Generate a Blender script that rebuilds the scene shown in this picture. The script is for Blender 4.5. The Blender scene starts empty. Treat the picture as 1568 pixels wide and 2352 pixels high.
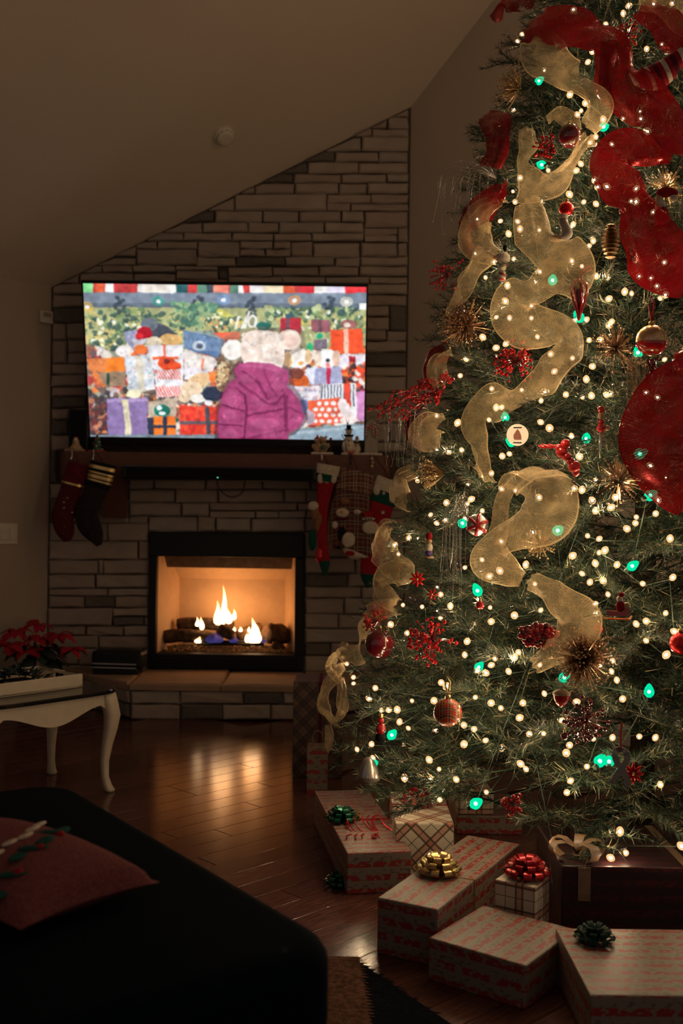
import bpy, bmesh, math, random
import numpy as np
from mathutils import Vector, Matrix

random.seed(11)
rng = np.random.default_rng(11)
S = bpy.context.scene
COL = S.collection
rad = math.radians

# ------------------------------------------------------------------ camera, world, exposure
F, CX, CY = 2450.0, 784.0, 1176.0      # focal length and image centre, pixels of the 1568 x 2352 frame
CAMH = 1.10
ROLL = rad(0.75)
cR, sR = math.cos(ROLL), math.sin(ROLL)
cam = bpy.data.cameras.new('camera')
cam.sensor_fit = 'VERTICAL'
cam.sensor_height = 36.0
cam.lens = F * 36.0 / 2352.0
cam.clip_start = 0.05
cam.dof.use_dof = True
cam.dof.focus_distance = 3.2
cam.dof.aperture_fstop = 3.2
camo = bpy.data.objects.new('camera', cam)
COL.objects.link(camo)
camo.matrix_world = Matrix(((cR, -sR, 0, 0), (0, 0, -1, 0), (sR, cR, 0, CAMH), (0, 0, 0, 1)))
S.camera = camo

world = bpy.data.worlds.new('world')
S.world = world
world.use_nodes = True
world.node_tree.nodes['Background'].inputs[0].default_value = (1.0, 0.76, 0.62, 1)
world.node_tree.nodes['Background'].inputs[1].default_value = 0.16

S.view_settings.view_transform = 'Standard'
S.view_settings.look = 'None'
S.view_settings.exposure = 0.0
S.view_settings.gamma = 1.0
S.view_settings.use_curve_mapping = False
S.cycles.use_denoising = True
S.cycles.sample_clamp_indirect = 4.0
S.cycles.transparent_max_bounces = 12
S.cycles.max_bounces = 4
S.cycles.diffuse_bounces = 3
S.cycles.glossy_bounces = 3
S.cycles.transmission_bounces = 3
S.cycles.adaptive_threshold = 0.035

# ------------------------------------------------------------------ pixel rays
def ray(px, py):
    dx = (px - CX) / F
    dz = -(py - CY) / F
    return dx * cR - dz * sR, dx * sR + dz * cR       # X and Z per metre of depth

def P(px, py, d):
    x, z = ray(px, py)
    return Vector((x * d, d, CAMH + z * d))

def PZ(px, py, z):
    x, zz = ray(px, py)
    d = (z - CAMH) / zz
    return Vector((x * d, d, z))

D = 6.125                      # depth of the fireplace wall
XL, XR = -1.681, 0.3687        # its two corners
Q = math.sqrt(0.5)
EAVE, PITCH = 2.368, 0.733
def zc(x, y):                  # height of the sloping ceiling
    return EAVE + PITCH * ((x - XL) * Q - (y - D) * Q)

# ------------------------------------------------------------------ mesh helpers
def mesh(name, verts, faces, mats=None, smooth=False, mi=None):
    me = bpy.data.meshes.new(name)
    me.from_pydata([tuple(v) for v in verts], [], [tuple(f) for f in faces])
    if mats is not None:
        for m in (mats if isinstance(mats, (list, tuple)) else [mats]):
            me.materials.append(m)
    if mi is not None:
        me.polygons.foreach_set('material_index', mi)
    if smooth:
        me.polygons.foreach_set('use_smooth', [True] * len(me.polygons))
    me.update()
    return me

def tri_mesh(name, V, T, mat, smooth=False):
    me = bpy.data.meshes.new(name)
    V = np.asarray(V, dtype=np.float32); T = np.asarray(T, dtype=np.int32)
    me.vertices.add(len(V)); me.vertices.foreach_set('co', V.ravel())
    me.loops.add(len(T) * 3); me.loops.foreach_set('vertex_index', T.ravel())
    me.polygons.add(len(T))
    me.polygons.foreach_set('loop_start', np.arange(0, len(T) * 3, 3, dtype=np.int32))
    me.materials.append(mat)
    me.update(calc_edges=True)
    if smooth:
        me.polygons.foreach_set('use_smooth', [True] * len(T))
    return me

def link(name, me, parent=None, loc=None, rot=None):
    o = bpy.data.objects.new(name, me)
    COL.objects.link(o)
    if parent is not None:
        o.parent = parent
    if loc is not None:
        o.location = loc
    if rot is not None:
        o.rotation_euler = rot
    return o

def tag(o, label=None, cat=None, group=None, kind=None):
    if label: o['label'] = label
    if cat: o['category'] = cat
    if group: o['group'] = group
    if kind: o['kind'] = kind
    return o

def thing(name, label, cat, loc=(0, 0, 0), rz=0.0, group=None, rot=None):
    o = bpy.data.objects.new(name, None)
    o.empty_display_size = 0.05
    COL.objects.link(o)
    o.location = loc
    o.rotation_euler = rot if rot is not None else (0, 0, rz)
    return tag(o, label, cat, group)

class MB:
    """collects shapes into one mesh"""
    def __init__(s):
        s.v, s.f, s.m = [], [], []
    def add(s, V, Fc, mi=0):
        n = len(s.v)
        s.v += [tuple(p) for p in V]
        s.f += [tuple(i + n for i in f) for f in Fc]
        s.m += [mi] * len(Fc)
        return s
    def bm(s, b, mi=0, M=None):
        b.verts.ensure_lookup_table()
        b.verts.index_update()
        V = [(M @ v.co) if M is not None else v.co.copy() for v in b.verts]
        Fc = [[v.index for v in f.verts] for f in b.faces]
        b.free()
        return s.add(V, Fc, mi)
    def box(s, c, size, bev=0.0, mi=0, M=None, seg=2):
        b = bmesh.new()
        bmesh.ops.create_cube(b, size=1.0)
        bmesh.ops.scale(b, vec=size, verts=b.verts)
        if bev > 0:
            bmesh.ops.bevel(b, geom=list(b.edges), offset=min(bev, min(size) * 0.49), segments=seg, affect='EDGES', profile=0.5)
        T = Matrix.Translation(Vector(c))
        return s.bm(b, mi, (M @ T) if M is not None else T)
    def ball(s, c, r, sub=2, mi=0, scale=(1, 1, 1), M=None):
        b = bmesh.new()
        bmesh.ops.create_icosphere(b, subdivisions=sub, radius=r)
        T = Matrix.Translation(Vector(c)) @ (M if M is not None else Matrix.Identity(4)) @ Matrix.Diagonal((*scale, 1))
        return s.bm(b, mi, T)
    def lathe(s, prof, seg=20, mi=0, M=None, close=True):
        V, Fc = [], []
        for r, z in prof:
            for k in range(seg):
                a = 2 * math.pi * k / seg
                V.append(Vector((r * math.cos(a), r * math.sin(a), z)))
        for i in range(len(prof) - 1):
            for k in range(seg):
                k2 = (k + 1) % seg
                Fc.append((i * seg + k, i * seg + k2, (i + 1) * seg + k2, (i + 1) * seg + k))
        if close:
            if prof[0][0] > 1e-6: Fc.append(tuple(reversed(range(seg))))
            if prof[-1][0] > 1e-6: Fc.append(tuple((len(prof) - 1) * seg + k for k in range(seg)))
        if M is not None:
            V = [M @ v for v in V]
        return s.add(V, Fc, mi)
    def loft(s, rings, mi=0, cap=True):
        n = len(rings[0])
        V = [p for r in rings for p in r]
        Fc = []
        for i in range(len(rings) - 1):
            for k in range(n):
                k2 = (k + 1) % n
                Fc.append((i * n + k, i * n + k2, (i + 1) * n + k2, (i + 1) * n + k))
        if cap:
            Fc.append(tuple(reversed(range(n))))
            Fc.append(tuple((len(rings) - 1) * n + k for k in range(n)))
        return s.add(V, Fc, mi)
    def tube(s, path, r, seg=6, mi=0, cap=True):
        path = [Vector(p) for p in path]
        rs = r if isinstance(r, (list, tuple)) else [r] * len(path)
        rings = []
        up = Vector((0.13, 0.21, 0.97))
        for i, p in enumerate(path):
            t = (path[min(i + 1, len(path) - 1)] - path[max(i - 1, 0)])
            if t.length < 1e-9: t = Vector((0, 0, 1))
            t.normalize()
            a = t.cross(up)
            if a.length < 0.05: a = t.cross(Vector((1, 0, 0)))
            a.normalize(); b = t.cross(a)
            rings.append([p + (a * math.cos(2 * math.pi * k / seg) + b * math.sin(2 * math.pi * k / seg)) * rs[i] for k in range(seg)])
        return s.loft(rings, mi, cap)
    def prism(s, poly, y0, y1, mi=0, bev=0.0):
        """outline in x,z pushed from y0 (back) to y1 (front)"""
        n = len(poly)
        c = Vector((sum(p[0] for p in poly) / n, sum(p[1] for p in poly) / n))
        def ring(y, k):
            return [Vector((c.x + (p[0] - c.x) * (1 - k), y, c.y + (p[1] - c.y) * (1 - k))) for p in poly]
        return s.loft([ring(y0, 0), ring(y1, 0)], mi)
    def mesh(s, name, mats, smooth=False):
        return mesh(name, s.v, s.f, mats, smooth, s.m)
    def obj(s, name, mats, parent=None, smooth=False, loc=None, rot=None):
        me = s.mesh(name, mats, smooth)
        b = bmesh.new(); b.from_mesh(me)
        bmesh.ops.recalc_face_normals(b, faces=b.faces)
        b.to_mesh(me); b.free()
        return link(name, me, parent, loc, rot)

def part_box(name, c, size, mat, parent, bev=0.004, rot=None):
    if rot is not None:
        return MB().box((0, 0, 0), size, bev).obj(name, mat, parent, loc=c, rot=rot)
    return MB().box(c, size, bev).obj(name, mat, parent)

def catmull(pts, n):
    pts = [Vector(p) for p in pts]
    out = []
    for i in range(len(pts) - 1):
        p0 = pts[max(i - 1, 0)]; p1 = pts[i]; p2 = pts[i + 1]; p3 = pts[min(i + 2, len(pts) - 1)]
        for k in range(n):
            t = k / n
            out.append(0.5 * ((2 * p1) + (p2 - p0) * t + (2 * p0 - 5 * p1 + 4 * p2 - p3) * t * t + (3 * p1 - p0 - 3 * p2 + p3) * t ** 3))
    out.append(pts[-1].copy())
    return out

# ------------------------------------------------------------------ materials
def lin(r, g, b):
    f = lambda c: ((c / 255 + 0.055) / 1.055) ** 2.4 if c / 255 > 0.04045 else c / 255 / 12.92
    return (f(r), f(g), f(b), 1)

class NT:
    def __init__(s, name):
        s.mat = bpy.data.materials.new(name)
        s.mat.use_nodes = True
        s.t = s.mat.node_tree
        s.b = s.t.nodes['Principled BSDF']
        s.out = s.t.nodes['Material Output']
    def n(s, typ, **kw):
        nd = s.t.nodes.new(typ)
        for k, v in kw.items():
            setattr(nd, k, v)
        return nd
    def l(s, a, b):
        s.t.links.new(a, b)
    def val(s, sock, v):
        if hasattr(v, 'is_linked') or hasattr(v, 'links'):
            s.l(v, sock)
        else:
            sock.default_value = v
    def math(s, op, a, b=None, c=None):
        nd = s.n('ShaderNodeMath', operation=op)
        s.val(nd.inputs[0], a)
        if b is not None: s.val(nd.inputs[1], b)
        if c is not None: s.val(nd.inputs[2], c)
        return nd.outputs[0]
    def mix(s, f, a, b, mode='MIX'):
        nd = s.n('ShaderNodeMix', data_type='RGBA', blend_type=mode)
        s.val(nd.inputs[0], f); s.val(nd.inputs[6], a); s.val(nd.inputs[7], b)
        return nd.outputs[2]
    def coord(s, out='Object', scale=None, rot=None):
        tc = s.n('ShaderNodeTexCoord')
        if scale is None and rot is None:
            return tc.outputs[out]
        mp = s.n('ShaderNodeMapping')
        s.l(tc.outputs[out], mp.inputs[0])
        if scale is not None: mp.inputs['Scale'].default_value = scale
        if rot is not None: mp.inputs['Rotation'].default_value = rot
        return mp.outputs[0]
    def noise(s, vec=None, scale=10.0, detail=3.0, out=0):
        nd = s.n('ShaderNodeTexNoise')
        nd.inputs['Scale'].default_value = scale
        nd.inputs['Detail'].default_value = detail
        if vec is not None: s.l(vec, nd.inputs['Vector'])
        return nd.outputs[out]
    def ramp(s, f, stops):
        nd = s.n('ShaderNodeValToRGB')
        s.l(f, nd.inputs[0])
        e = nd.color_ramp.elements
        while len(e) < len(stops): e.new(0.5)
        for i, (p, c) in enumerate(stops):
            e[i].position = p; e[i].color = c
        return nd.outputs[0]
    def bump(s, h, strength=0.3, dist=0.01):
        nd = s.n('ShaderNodeBump')
        nd.inputs['Strength'].default_value = strength
        nd.inputs['Distance'].default_value = dist
        s.l(h, nd.inputs['Height'])
        s.l(nd.outputs[0], s.b.inputs['Normal'])
    def base(s, c): s.val(s.b.inputs['Base Color'], c)
    def set(s, rough=0.5, metal=0.0, spec=0.5, sheen=0.0, coat=0.0):
        s.b.inputs['Roughness'].default_value = rough
        s.b.inputs['Metallic'].default_value = metal
        s.b.inputs['Specular IOR Level'].default_value = spec
        if sheen: s.b.inputs['Sheen Weight'].default_value = sheen
        if coat: s.b.inputs['Coat Weight'].default_value = coat
        return s
    def rnd(s):
        return s.n('ShaderNodeObjectInfo').outputs['Random']
    def sep(s, vec):
        nd = s.n('ShaderNodeSeparateXYZ'); s.l(vec, nd.inputs[0]); return nd.outputs
    def stripe(s, x, freq, width, phase=0.0):
        f = s.math('FRACT', s.math('MULTIPLY_ADD', x, freq, phase))
        return s.math('LESS_THAN', f, width)

def plain(name, col, rough=0.5, metal=0.0, spec=0.5, nscale=30.0, namt=0.25, bump=0.0, sheen=0.0, coat=0.0, bdist=0.003):
    """one colour with a little grain"""
    m = NT(name).set(rough, metal, spec, sheen, coat)
    co = m.coord()
    nz = m.noise(co, nscale, 4)
    c = Vector(col[:3])
    lo = tuple(c * (1 - namt)) + (1,); hi = tuple(c * (1 + namt)) + (1,)
    m.base(m.ramp(nz, [(0.3, lo), (0.7, hi)]))
    if bump: m.bump(nz, bump, bdist)
    return m.mat

def emit(name, col, strength):
    m = NT(name)
    m.t.nodes.remove(m.b)
    e = m.n('ShaderNodeEmission')
    e.inputs[0].default_value = (*col[:3], 1); e.inputs[1].default_value = strength
    m.l(e.outputs[0], m.out.inputs[0])
    return m.mat

def glowshell(name, col, strength, alpha):
    """see-through shell with its own glow: halo round warm bulbs, glass of green ones"""
    m = NT(name)
    m.t.nodes.remove(m.b)
    e = m.n('ShaderNodeEmission')
    e.inputs[0].default_value = (*col[:3], 1); e.inputs[1].default_value = strength
    tr = m.n('ShaderNodeBsdfTransparent'); mx = m.n('ShaderNodeMixShader')
    mx.inputs[0].default_value = alpha
    m.l(tr.outputs[0], mx.inputs[1]); m.l(e.outputs[0], mx.inputs[2]); m.l(mx.outputs[0], m.out.inputs[0])
    m.mat.cycles.emission_sampling = 'NONE'
    return m.mat

def stone_mat(name, stops):
    m = NT(name).set(0.85, 0, 0.25)
    co = m.coord()
    r = m.rnd()
    base = m.ramp(r, stops)
    nz = m.noise(co, 9, 5)
    c2 = m.mix(m.math('MULTIPLY', nz, 0.6), base, (0.12, 0.09, 0.075, 1))
    fine = m.noise(co, 60, 4)
    m.base(m.mix(m.math('MULTIPLY', fine, 0.35), c2, (0.34, 0.29, 0.24, 1)))
    m.bump(m.math('ADD', m.math('MULTIPLY', nz, 1.0), m.math('MULTIPLY', fine, 0.35)), 0.5, 0.012)
    return m.mat

M = {}
M['stone'] = stone_mat('ledge_stone', [(0.0, (0.44, 0.35, 0.29, 1)), (0.35, (0.48, 0.40, 0.335, 1)), (0.6, (0.40, 0.295, 0.25, 1)), (0.85, (0.44, 0.38, 0.335, 1)), (1.0, (0.38, 0.32, 0.285, 1))])
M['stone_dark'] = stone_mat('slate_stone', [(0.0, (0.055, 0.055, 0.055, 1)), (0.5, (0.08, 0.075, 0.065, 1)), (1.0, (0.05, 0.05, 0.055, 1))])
M['slab'] = stone_mat('hearth_slab', [(0.0, (0.42, 0.25, 0.15, 1)), (1.0, (0.46, 0.28, 0.17, 1))])
M['mortar'] = plain('mortar', (0.075, 0.056, 0.044), 0.95, spec=0.1, nscale=40)
M['paint'] = plain('taupe_wall_paint', (0.42, 0.345, 0.275), 0.85, spec=0.15, nscale=120, namt=0.03, bump=0.08)
M['ceiling'] = plain('ceiling_paint', (0.60, 0.50, 0.40), 0.9, spec=0.1, nscale=150, namt=0.03, bump=0.1)
M['white_paint'] = plain('cream_furniture_paint', (0.62, 0.52, 0.39), 0.45, nscale=25, namt=0.05, coat=0.1)
M['plastic_white'] = plain('white_plastic', (0.65, 0.58, 0.48), 0.45, namt=0.03)
M['black_metal'] = plain('black_metal', (0.007, 0.008, 0.010), 0.55, spec=0.3, namt=0.1)
M['black_plastic'] = plain('black_plastic', (0.007, 0.008, 0.010), 0.4, spec=0.3, namt=0.1)
M['black_gloss'] = plain('black_glass_top', (0.008, 0.008, 0.009), 0.12, spec=0.6, namt=0.1)
M['navy_fabric'] = plain('navy_black_upholstery', (0.0025, 0.0055, 0.009), 0.95, spec=0.03, nscale=300, namt=0.3, bump=0.1)
M['silver'] = plain('silver_metal', (0.6, 0.58, 0.54), 0.3, metal=1.0, namt=0.05)
M['gold'] = plain('gold_metal', (0.72, 0.50, 0.20), 0.28, metal=1.0, namt=0.1)
M['bronze'] = plain('bronze_glitter', (0.42, 0.26, 0.14), 0.35, metal=0.8, namt=0.4, nscale=200)
M['red_gloss'] = plain('red_glass', (0.42, 0.012, 0.012), 0.12, spec=0.7, namt=0.15, coat=0.5)
M['red_dark'] = plain('dark_red_glass', (0.12, 0.006, 0.010), 0.15, spec=0.7, namt=0.15, coat=0.5)
M['red_felt'] = plain('red_felt', (0.26, 0.012, 0.018), 0.9, spec=0.1, nscale=150, bump=0.15)
M['maroon_felt'] = plain('maroon_felt', (0.085, 0.012, 0.018), 0.9, spec=0.1, nscale=150, bump=0.15)
M['green_felt'] = plain('green_felt', (0.008, 0.055, 0.042), 0.9, spec=0.1, nscale=150, bump=0.15)
M['cream_felt'] = plain('cream_felt', (0.50, 0.43, 0.33), 0.95, spec=0.1, nscale=120, bump=0.2)
M['brown_felt'] = plain('brown_felt', (0.22, 0.11, 0.05), 0.95, spec=0.1, nscale=120)
M['black_felt'] = plain('black_felt', (0.012, 0.013, 0.016), 0.95, spec=0.05, nscale=120)
M['orange'] = plain('orange_paint', (0.55, 0.15, 0.03), 0.5)
M['resin_white'] = plain('cream_resin', (0.60, 0.51, 0.38), 0.5, nscale=50, namt=0.15, bump=0.2)
M['resin_grey'] = plain('grey_resin', (0.30, 0.26, 0.22), 0.6, nscale=50, namt=0.15, bump=0.2)
M['resin_tan'] = plain('tan_resin', (0.38, 0.24, 0.12), 0.6, nscale=60, namt=0.3)
M['resin_red'] = plain('red_resin', (0.38, 0.03, 0.025), 0.5, nscale=60, namt=0.2)
M['resin_green'] = plain('green_resin', (0.04, 0.11, 0.06), 0.6, nscale=60, namt=0.4)
M['glass_ball'] = None
M['pine_bark'] = plain('brown_bark', (0.06, 0.035, 0.02), 0.9, nscale=60, namt=0.4, bump=0.4)
M['wire'] = plain('green_wire', (0.01, 0.03, 0.015), 0.6)
M['red_cord'] = plain('red_cord', (0.45, 0.02, 0.02), 0.6)
M['purple'] = plain('purple_paint', (0.10, 0.05, 0.22), 0.5)
def wood_mat(name, c0, c1, rough, along=(1, 14, 14), spec=0.5, coat=0.0, vary=0.5):
    m = NT(name).set(rough, 0, spec, coat=coat)
    co = m.coord('Object', along)
    r = m.rnd()
    off = m.n('ShaderNodeVectorMath', operation='ADD')
    m.l(co, off.inputs[0])
    cmb = m.n('ShaderNodeCombineXYZ')
    m.l(m.math('MULTIPLY', r, 37.0), cmb.inputs[0]); m.l(m.math('MULTIPLY', r, 11.0), cmb.inputs[1])
    m.l(cmb.outputs[0], off.inputs[1])
    g = m.noise(off.outputs[0], 6.0, 6)
    col = m.ramp(g, [(0.3, c0), (0.7, c1)])
    v = m.math('MULTIPLY_ADD', r, vary, 1.0 - vary * 0.5)
    hsv = m.n('ShaderNodeHueSaturation')
    m.l(col, hsv.inputs['Color']); m.l(v, hsv.inputs['Value'])
    m.base(hsv.outputs[0])
    m.bump(g, 0.06, 0.002)
    return m.mat

M['floor_wood'] = wood_mat('cherry_floorboard', (0.052, 0.019, 0.013, 1), (0.125, 0.050, 0.034, 1), 0.17, (2.0, 22, 22), spec=0.33, coat=0.0, vary=0.4)
M['mantel_wood'] = wood_mat('mantel_wood', (0.085, 0.032, 0.018, 1), (0.15, 0.055, 0.03, 1), 0.6, (3.0, 30, 30), vary=0.1)
M['bark_log'] = plain('log_bark', (0.09, 0.055, 0.035), 0.95, spec=0.1, nscale=28, namt=0.6, bump=0.9, bdist=0.02)
M['firebrick'] = plain('firebox_panel', (0.62, 0.44, 0.29), 0.9, spec=0.1, nscale=20, namt=0.06)
M['hood'] = plain('smoked_hood_metal', (0.16, 0.11, 0.08), 0.6, spec=0.2)
M['ember'] = plain('lava_gravel', (0.30, 0.17, 0.07), 0.85, nscale=60, namt=0.7)

def box_axes(m):
    """flat paper coordinates for each side of a box, so the print runs straight on every face"""
    tc = m.n('ShaderNodeTexCoord')
    x, y, z = m.sep(tc.outputs['Object'])
    nx, ny, nz = (m.math('GREATER_THAN', m.math('ABSOLUTE', k), 0.7) for k in m.sep(tc.outputs['Normal']))
    a = m.math('ADD', m.math('MULTIPLY', x, m.math('SUBTRACT', 1.0, nx)), m.math('MULTIPLY', y, nx))
    b = m.math('ADD', m.math('MULTIPLY', y, nz), m.math('MULTIPLY', z, m.math('SUBTRACT', 1.0, nz)))
    return a, b
# paper with rows of small red figures
def paper_print(name, base, red, grey, f=62.0, ang=0.0):
    m = NT(name).set(0.45, 0, 0.4)
    x, yz = box_axes(m)
    cmb = m.n('ShaderNodeCombineXYZ')
    m.l(m.math('MULTIPLY', x, 1.0), cmb.inputs[0]); m.l(m.math('MULTIPLY', yz, 1.3), cmb.inputs[1])
    nz = m.noise(cmb.outputs[0], f, 2)
    rows = m.stripe(yz, 26.0, 0.45)
    rows2 = m.stripe(yz, 26.0, 0.3, 0.5)
    mk = m.math('MULTIPLY', m.math('GREATER_THAN', nz, 0.46), rows)
    mk2 = m.math('MULTIPLY', m.math('GREATER_THAN', nz, 0.56), rows2)
    c = m.mix(m.math('MULTIPLY', mk2, 0.7), base, grey)
    blotch = m.noise(cmb.outputs[0], 24, 2)
    c = m.mix(m.math('MULTIPLY', mk, m.math('GREATER_THAN', blotch, 0.38)), c, red)
    m.base(c)
    return m.mat
M['paper_print'] = paper_print('red_figure_gift_paper', (0.20, 0.165, 0.128, 1), (0.24, 0.026, 0.022, 1), (0.07, 0.062, 0.055, 1))
M['paper_maroon'] = paper_print('dark_red_gift_paper', (0.014, 0.006, 0.008, 1), (0.045, 0.006, 0.008, 1), (0.01, 0.007, 0.01, 1))
M['paper_floral'] = paper_print('floral_gift_bag_paper', (0.20, 0.16, 0.11, 1), (0.25, 0.03, 0.03, 1), (0.03, 0.08, 0.05, 1), f=34)

def plaid(name, base, c1, c2, f=11.0, diag=False, w1=0.30, w2=0.07, rough=0.5, box=False):
    m = NT(name).set(rough, 0, 0.4)
    if box:
        x, b = box_axes(m)
    else:
        x, y, z = m.sep(m.coord())
        b = m.math('ADD', y, z)
    if diag:
        a_, b_ = m.math('ADD', x, b), m.math('SUBTRACT', x, b)
        f = f * 0.72
    else:
        a_, b_ = x, b
    c = base
    for ax in (a_, b_):
        band = m.stripe(ax, f, w1)
        c = m.mix(m.math('MULTIPLY', band, 0.55), c, c1)
    for ax in (a_, b_):
        ln = m.math('MAXIMUM', m.stripe(ax, f, w2), m.stripe(ax, f, w2, 1.0 - w1 + w2))
        ln = m.math('MAXIMUM', ln, m.stripe(ax, f, 0.03, 0.35))
        c = m.mix(m.math('MULTIPLY', ln, 0.8), c, c2)
    m.base(c)
    return m.mat
M['plaid_white'] = plaid('white_plaid_paper', (0.60, 0.53, 0.40, 1), (0.42, 0.10, 0.04, 1), (0.05, 0.045, 0.035, 1), 12, True, box=True)
M['plaid_white2'] = plaid('white_check_paper', (0.55, 0.49, 0.37, 1), (0.40, 0.12, 0.06, 1), (0.06, 0.05, 0.04, 1), 13, False, box=True)
M['plaid_dark'] = plaid('brown_check_paper', (0.13, 0.085, 0.055, 1), (0.02, 0.016, 0.02, 1), (0.05, 0.012, 0.012, 1), 18, True, 0.45, box=True)
M['plaid_red'] = plaid('red_tartan_cloth', (0.085, 0.018, 0.018, 1), (0.03, 0.012, 0.014, 1), (0.24, 0.17, 0.10, 1), 14, False, rough=0.9)
M['plaid_ball'] = plaid('red_tartan_ball', (0.42, 0.02, 0.015, 1), (0.02, 0.02, 0.02, 1), (0.35, 0.28, 0.10, 1), 42, False, 0.4, 0.08, 0.25)
M['candy'] = None

def stripes_mat(name, ca, cb, f, axis=2, w=0.5, rough=0.35, tilt=0.0):
    m = NT(name).set(rough, 0, 0.5)
    o = m.sep(m.coord())
    ax = o[axis]
    if tilt:
        ax = m.math('MULTIPLY_ADD', o[(axis + 1) % 3], tilt, ax)
    m.base(m.mix(m.stripe(ax, f, w), ca, cb))
    return m.mat
M['candy'] = stripes_mat('candy_stripe', (0.36, 0.03, 0.03, 1), (0.55, 0.47, 0.36, 1), 60, 2, 0.5, tilt=0.5)
M['candy_wide'] = stripes_mat('red_striped_cloth', (0.20, 0.012, 0.018, 1), (0.42, 0.34, 0.24, 1), 34, 0, 0.32)
M['cuff_gold'] = stripes_mat('gold_striped_braid', (0.05, 0.012, 0.012, 1), (0.45, 0.28, 0.09, 1), 42, 2, 0.35)

def ribbon_mat(name, c, alpha, edge, gloss, thread, metal, trans, vary):
    """sheer ribbon: fine threads, thicker selvedge; u runs across, v along (metres)"""
    m = NT(name).set(gloss, metal, 0.5)
    uv = m.n('ShaderNodeUVMap')
    x, y, z = m.sep(uv.outputs[0])
    cmb = m.n('ShaderNodeCombineXYZ')
    m.l(m.math('MULTIPLY', x, 5.0), cmb.inputs[0]); m.l(m.math('MULTIPLY', y, 9.0), cmb.inputs[1])
    crink = m.noise(m.coord(), 20, 2)
    fine = m.noise(m.coord(), 700, 2)
    ed = m.math('GREATER_THAN', m.math('ABSOLUTE', m.math('SUBTRACT', x, 0.5)), 0.475)
    th = m.math('SINE', m.math('MULTIPLY', y, 1500.0))
    col = m.mix(m.math('MULTIPLY', crink, 0.8), tuple(k * 0.55 for k in c[:3]) + (1,), c)
    m.base(col)
    a = m.math('ADD', alpha - vary * 0.5, m.math('MULTIPLY', crink, vary))
    a = m.math('ADD', a, m.math('MULTIPLY', th, thread))
    a = m.math('ADD', a, m.math('MULTIPLY', m.math('SUBTRACT', fine, 0.5), 0.5))
    a = m.math('MAXIMUM', a, m.math('MULTIPLY', ed, edge))
    a = m.math('MINIMUM', m.math('MAXIMUM', a, 0.0), 1.0)
    bn = m.n('ShaderNodeBump'); bn.inputs['Strength'].default_value = 0.7; bn.inputs['Distance'].default_value = 0.003
    vo = m.n('ShaderNodeTexVoronoi'); vo.inputs['Scale'].default_value = 260.0
    m.l(m.coord(), vo.inputs['Vector'])
    m.l(m.math('ADD', m.sep(vo.outputs['Color'])[0], m.math('MULTIPLY', crink, 2.0)), bn.inputs['Height']); m.l(bn.outputs[0], m.b.inputs['Normal'])
    tl = m.n('ShaderNodeBsdfTranslucent'); m.l(col, tl.inputs[0])
    mx0 = m.n('ShaderNodeMixShader'); mx0.inputs[0].default_value = trans
    m.l(m.b.outputs[0], mx0.inputs[1]); m.l(tl.outputs[0], mx0.inputs[2])
    tr = m.n('ShaderNodeBsdfTransparent'); mx = m.n('ShaderNodeMixShader')
    m.l(a, mx.inputs[0]); m.l(tr.outputs[0], mx.inputs[1]); m.l(mx0.outputs[0], mx.inputs[2])
    m.l(mx.outputs[0], m.out.inputs[0])
    return m.mat
M['ribbon_gold'] = ribbon_mat('gold_mesh_ribbon', (0.74, 0.56, 0.30, 1), 0.40, 0.85, 0.38, 0.05, 0.1, 0.45, 0.60)
M['ribbon_red'] = ribbon_mat('red_mesh_ribbon', (0.36, 0.005, 0.009, 1), 0.88, 0.97, 0.22, 0.10, 0.55, 0.2, 0.4)

def needle_mat():
    m = NT('pine_needles').set(0.45, 0, 0.5)
    geo = m.n('ShaderNodeNewGeometry')
    r = geo.outputs['Random Per Island']
    c = m.ramp(r, [(0.0, (0.007, 0.025, 0.017, 1)), (0.45, (0.014, 0.038, 0.021, 1)), (0.72, (0.040, 0.058, 0.026, 1)), (0.88, (0.14, 0.12, 0.06, 1)), (1.0, (0.42, 0.35, 0.20, 1))])
    r2 = m.rnd()
    v = m.math('MULTIPLY_ADD', r2, 0.6, 0.7)
    hsv = m.n('ShaderNodeHueSaturation'); m.l(c, hsv.inputs['Color']); m.l(v, hsv.inputs['Value'])
    m.base(hsv.outputs[0])
    return m.mat
M['needle'] = needle_mat()

def glitter(name, c, scale=600.0):
    m = NT(name).set(0.3, 0.85, 0.5)
    vo = m.n('ShaderNodeTexVoronoi'); vo.inputs['Scale'].default_value = scale
    m.l(m.coord(), vo.inputs['Vector'])
    m.base(m.mix(0.3, c, vo.outputs['Color'], 'OVERLAY'))
    nb = m.n('ShaderNodeBump'); nb.inputs['Strength'].default_value = 0.8; nb.inputs['Distance'].default_value = 0.002
    m.l(vo.outputs['Color'], nb.inputs['Height']); m.l(nb.outputs[0], m.b.inputs['Normal'])
    return m.mat
M['glit_gold'] = glitter('gold_glitter', (0.62, 0.44, 0.24, 1))
M['glit_brown'] = glitter('bronze_glitter_strand', (0.42, 0.25, 0.14, 1))
M['glit_silver'] = glitter('silver_glitter', (0.40, 0.38, 0.35, 1))
M['glit_red'] = glitter('red_glitter', (0.55, 0.015, 0.015, 1))
M['mercury'] = glitter('gold_red_mercury_glass', (0.62, 0.40, 0.22, 1), 160.0)
M['foil_green'] = plain('green_foil', (0.01, 0.10, 0.055), 0.25, metal=0.6)
M['foil_red'] = plain('red_foil', (0.45, 0.012, 0.018), 0.25, metal=0.5)
M['foil_gold'] = plain('gold_foil', (0.60, 0.42, 0.16), 0.25, metal=0.8)
M['satin_tan'] = plain('tan_satin_ribbon', (0.20, 0.13, 0.075), 0.4)
M['petal'] = plain('poinsettia_red', (0.30, 0.008, 0.02), 0.7, spec=0.2, nscale=40)
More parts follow.
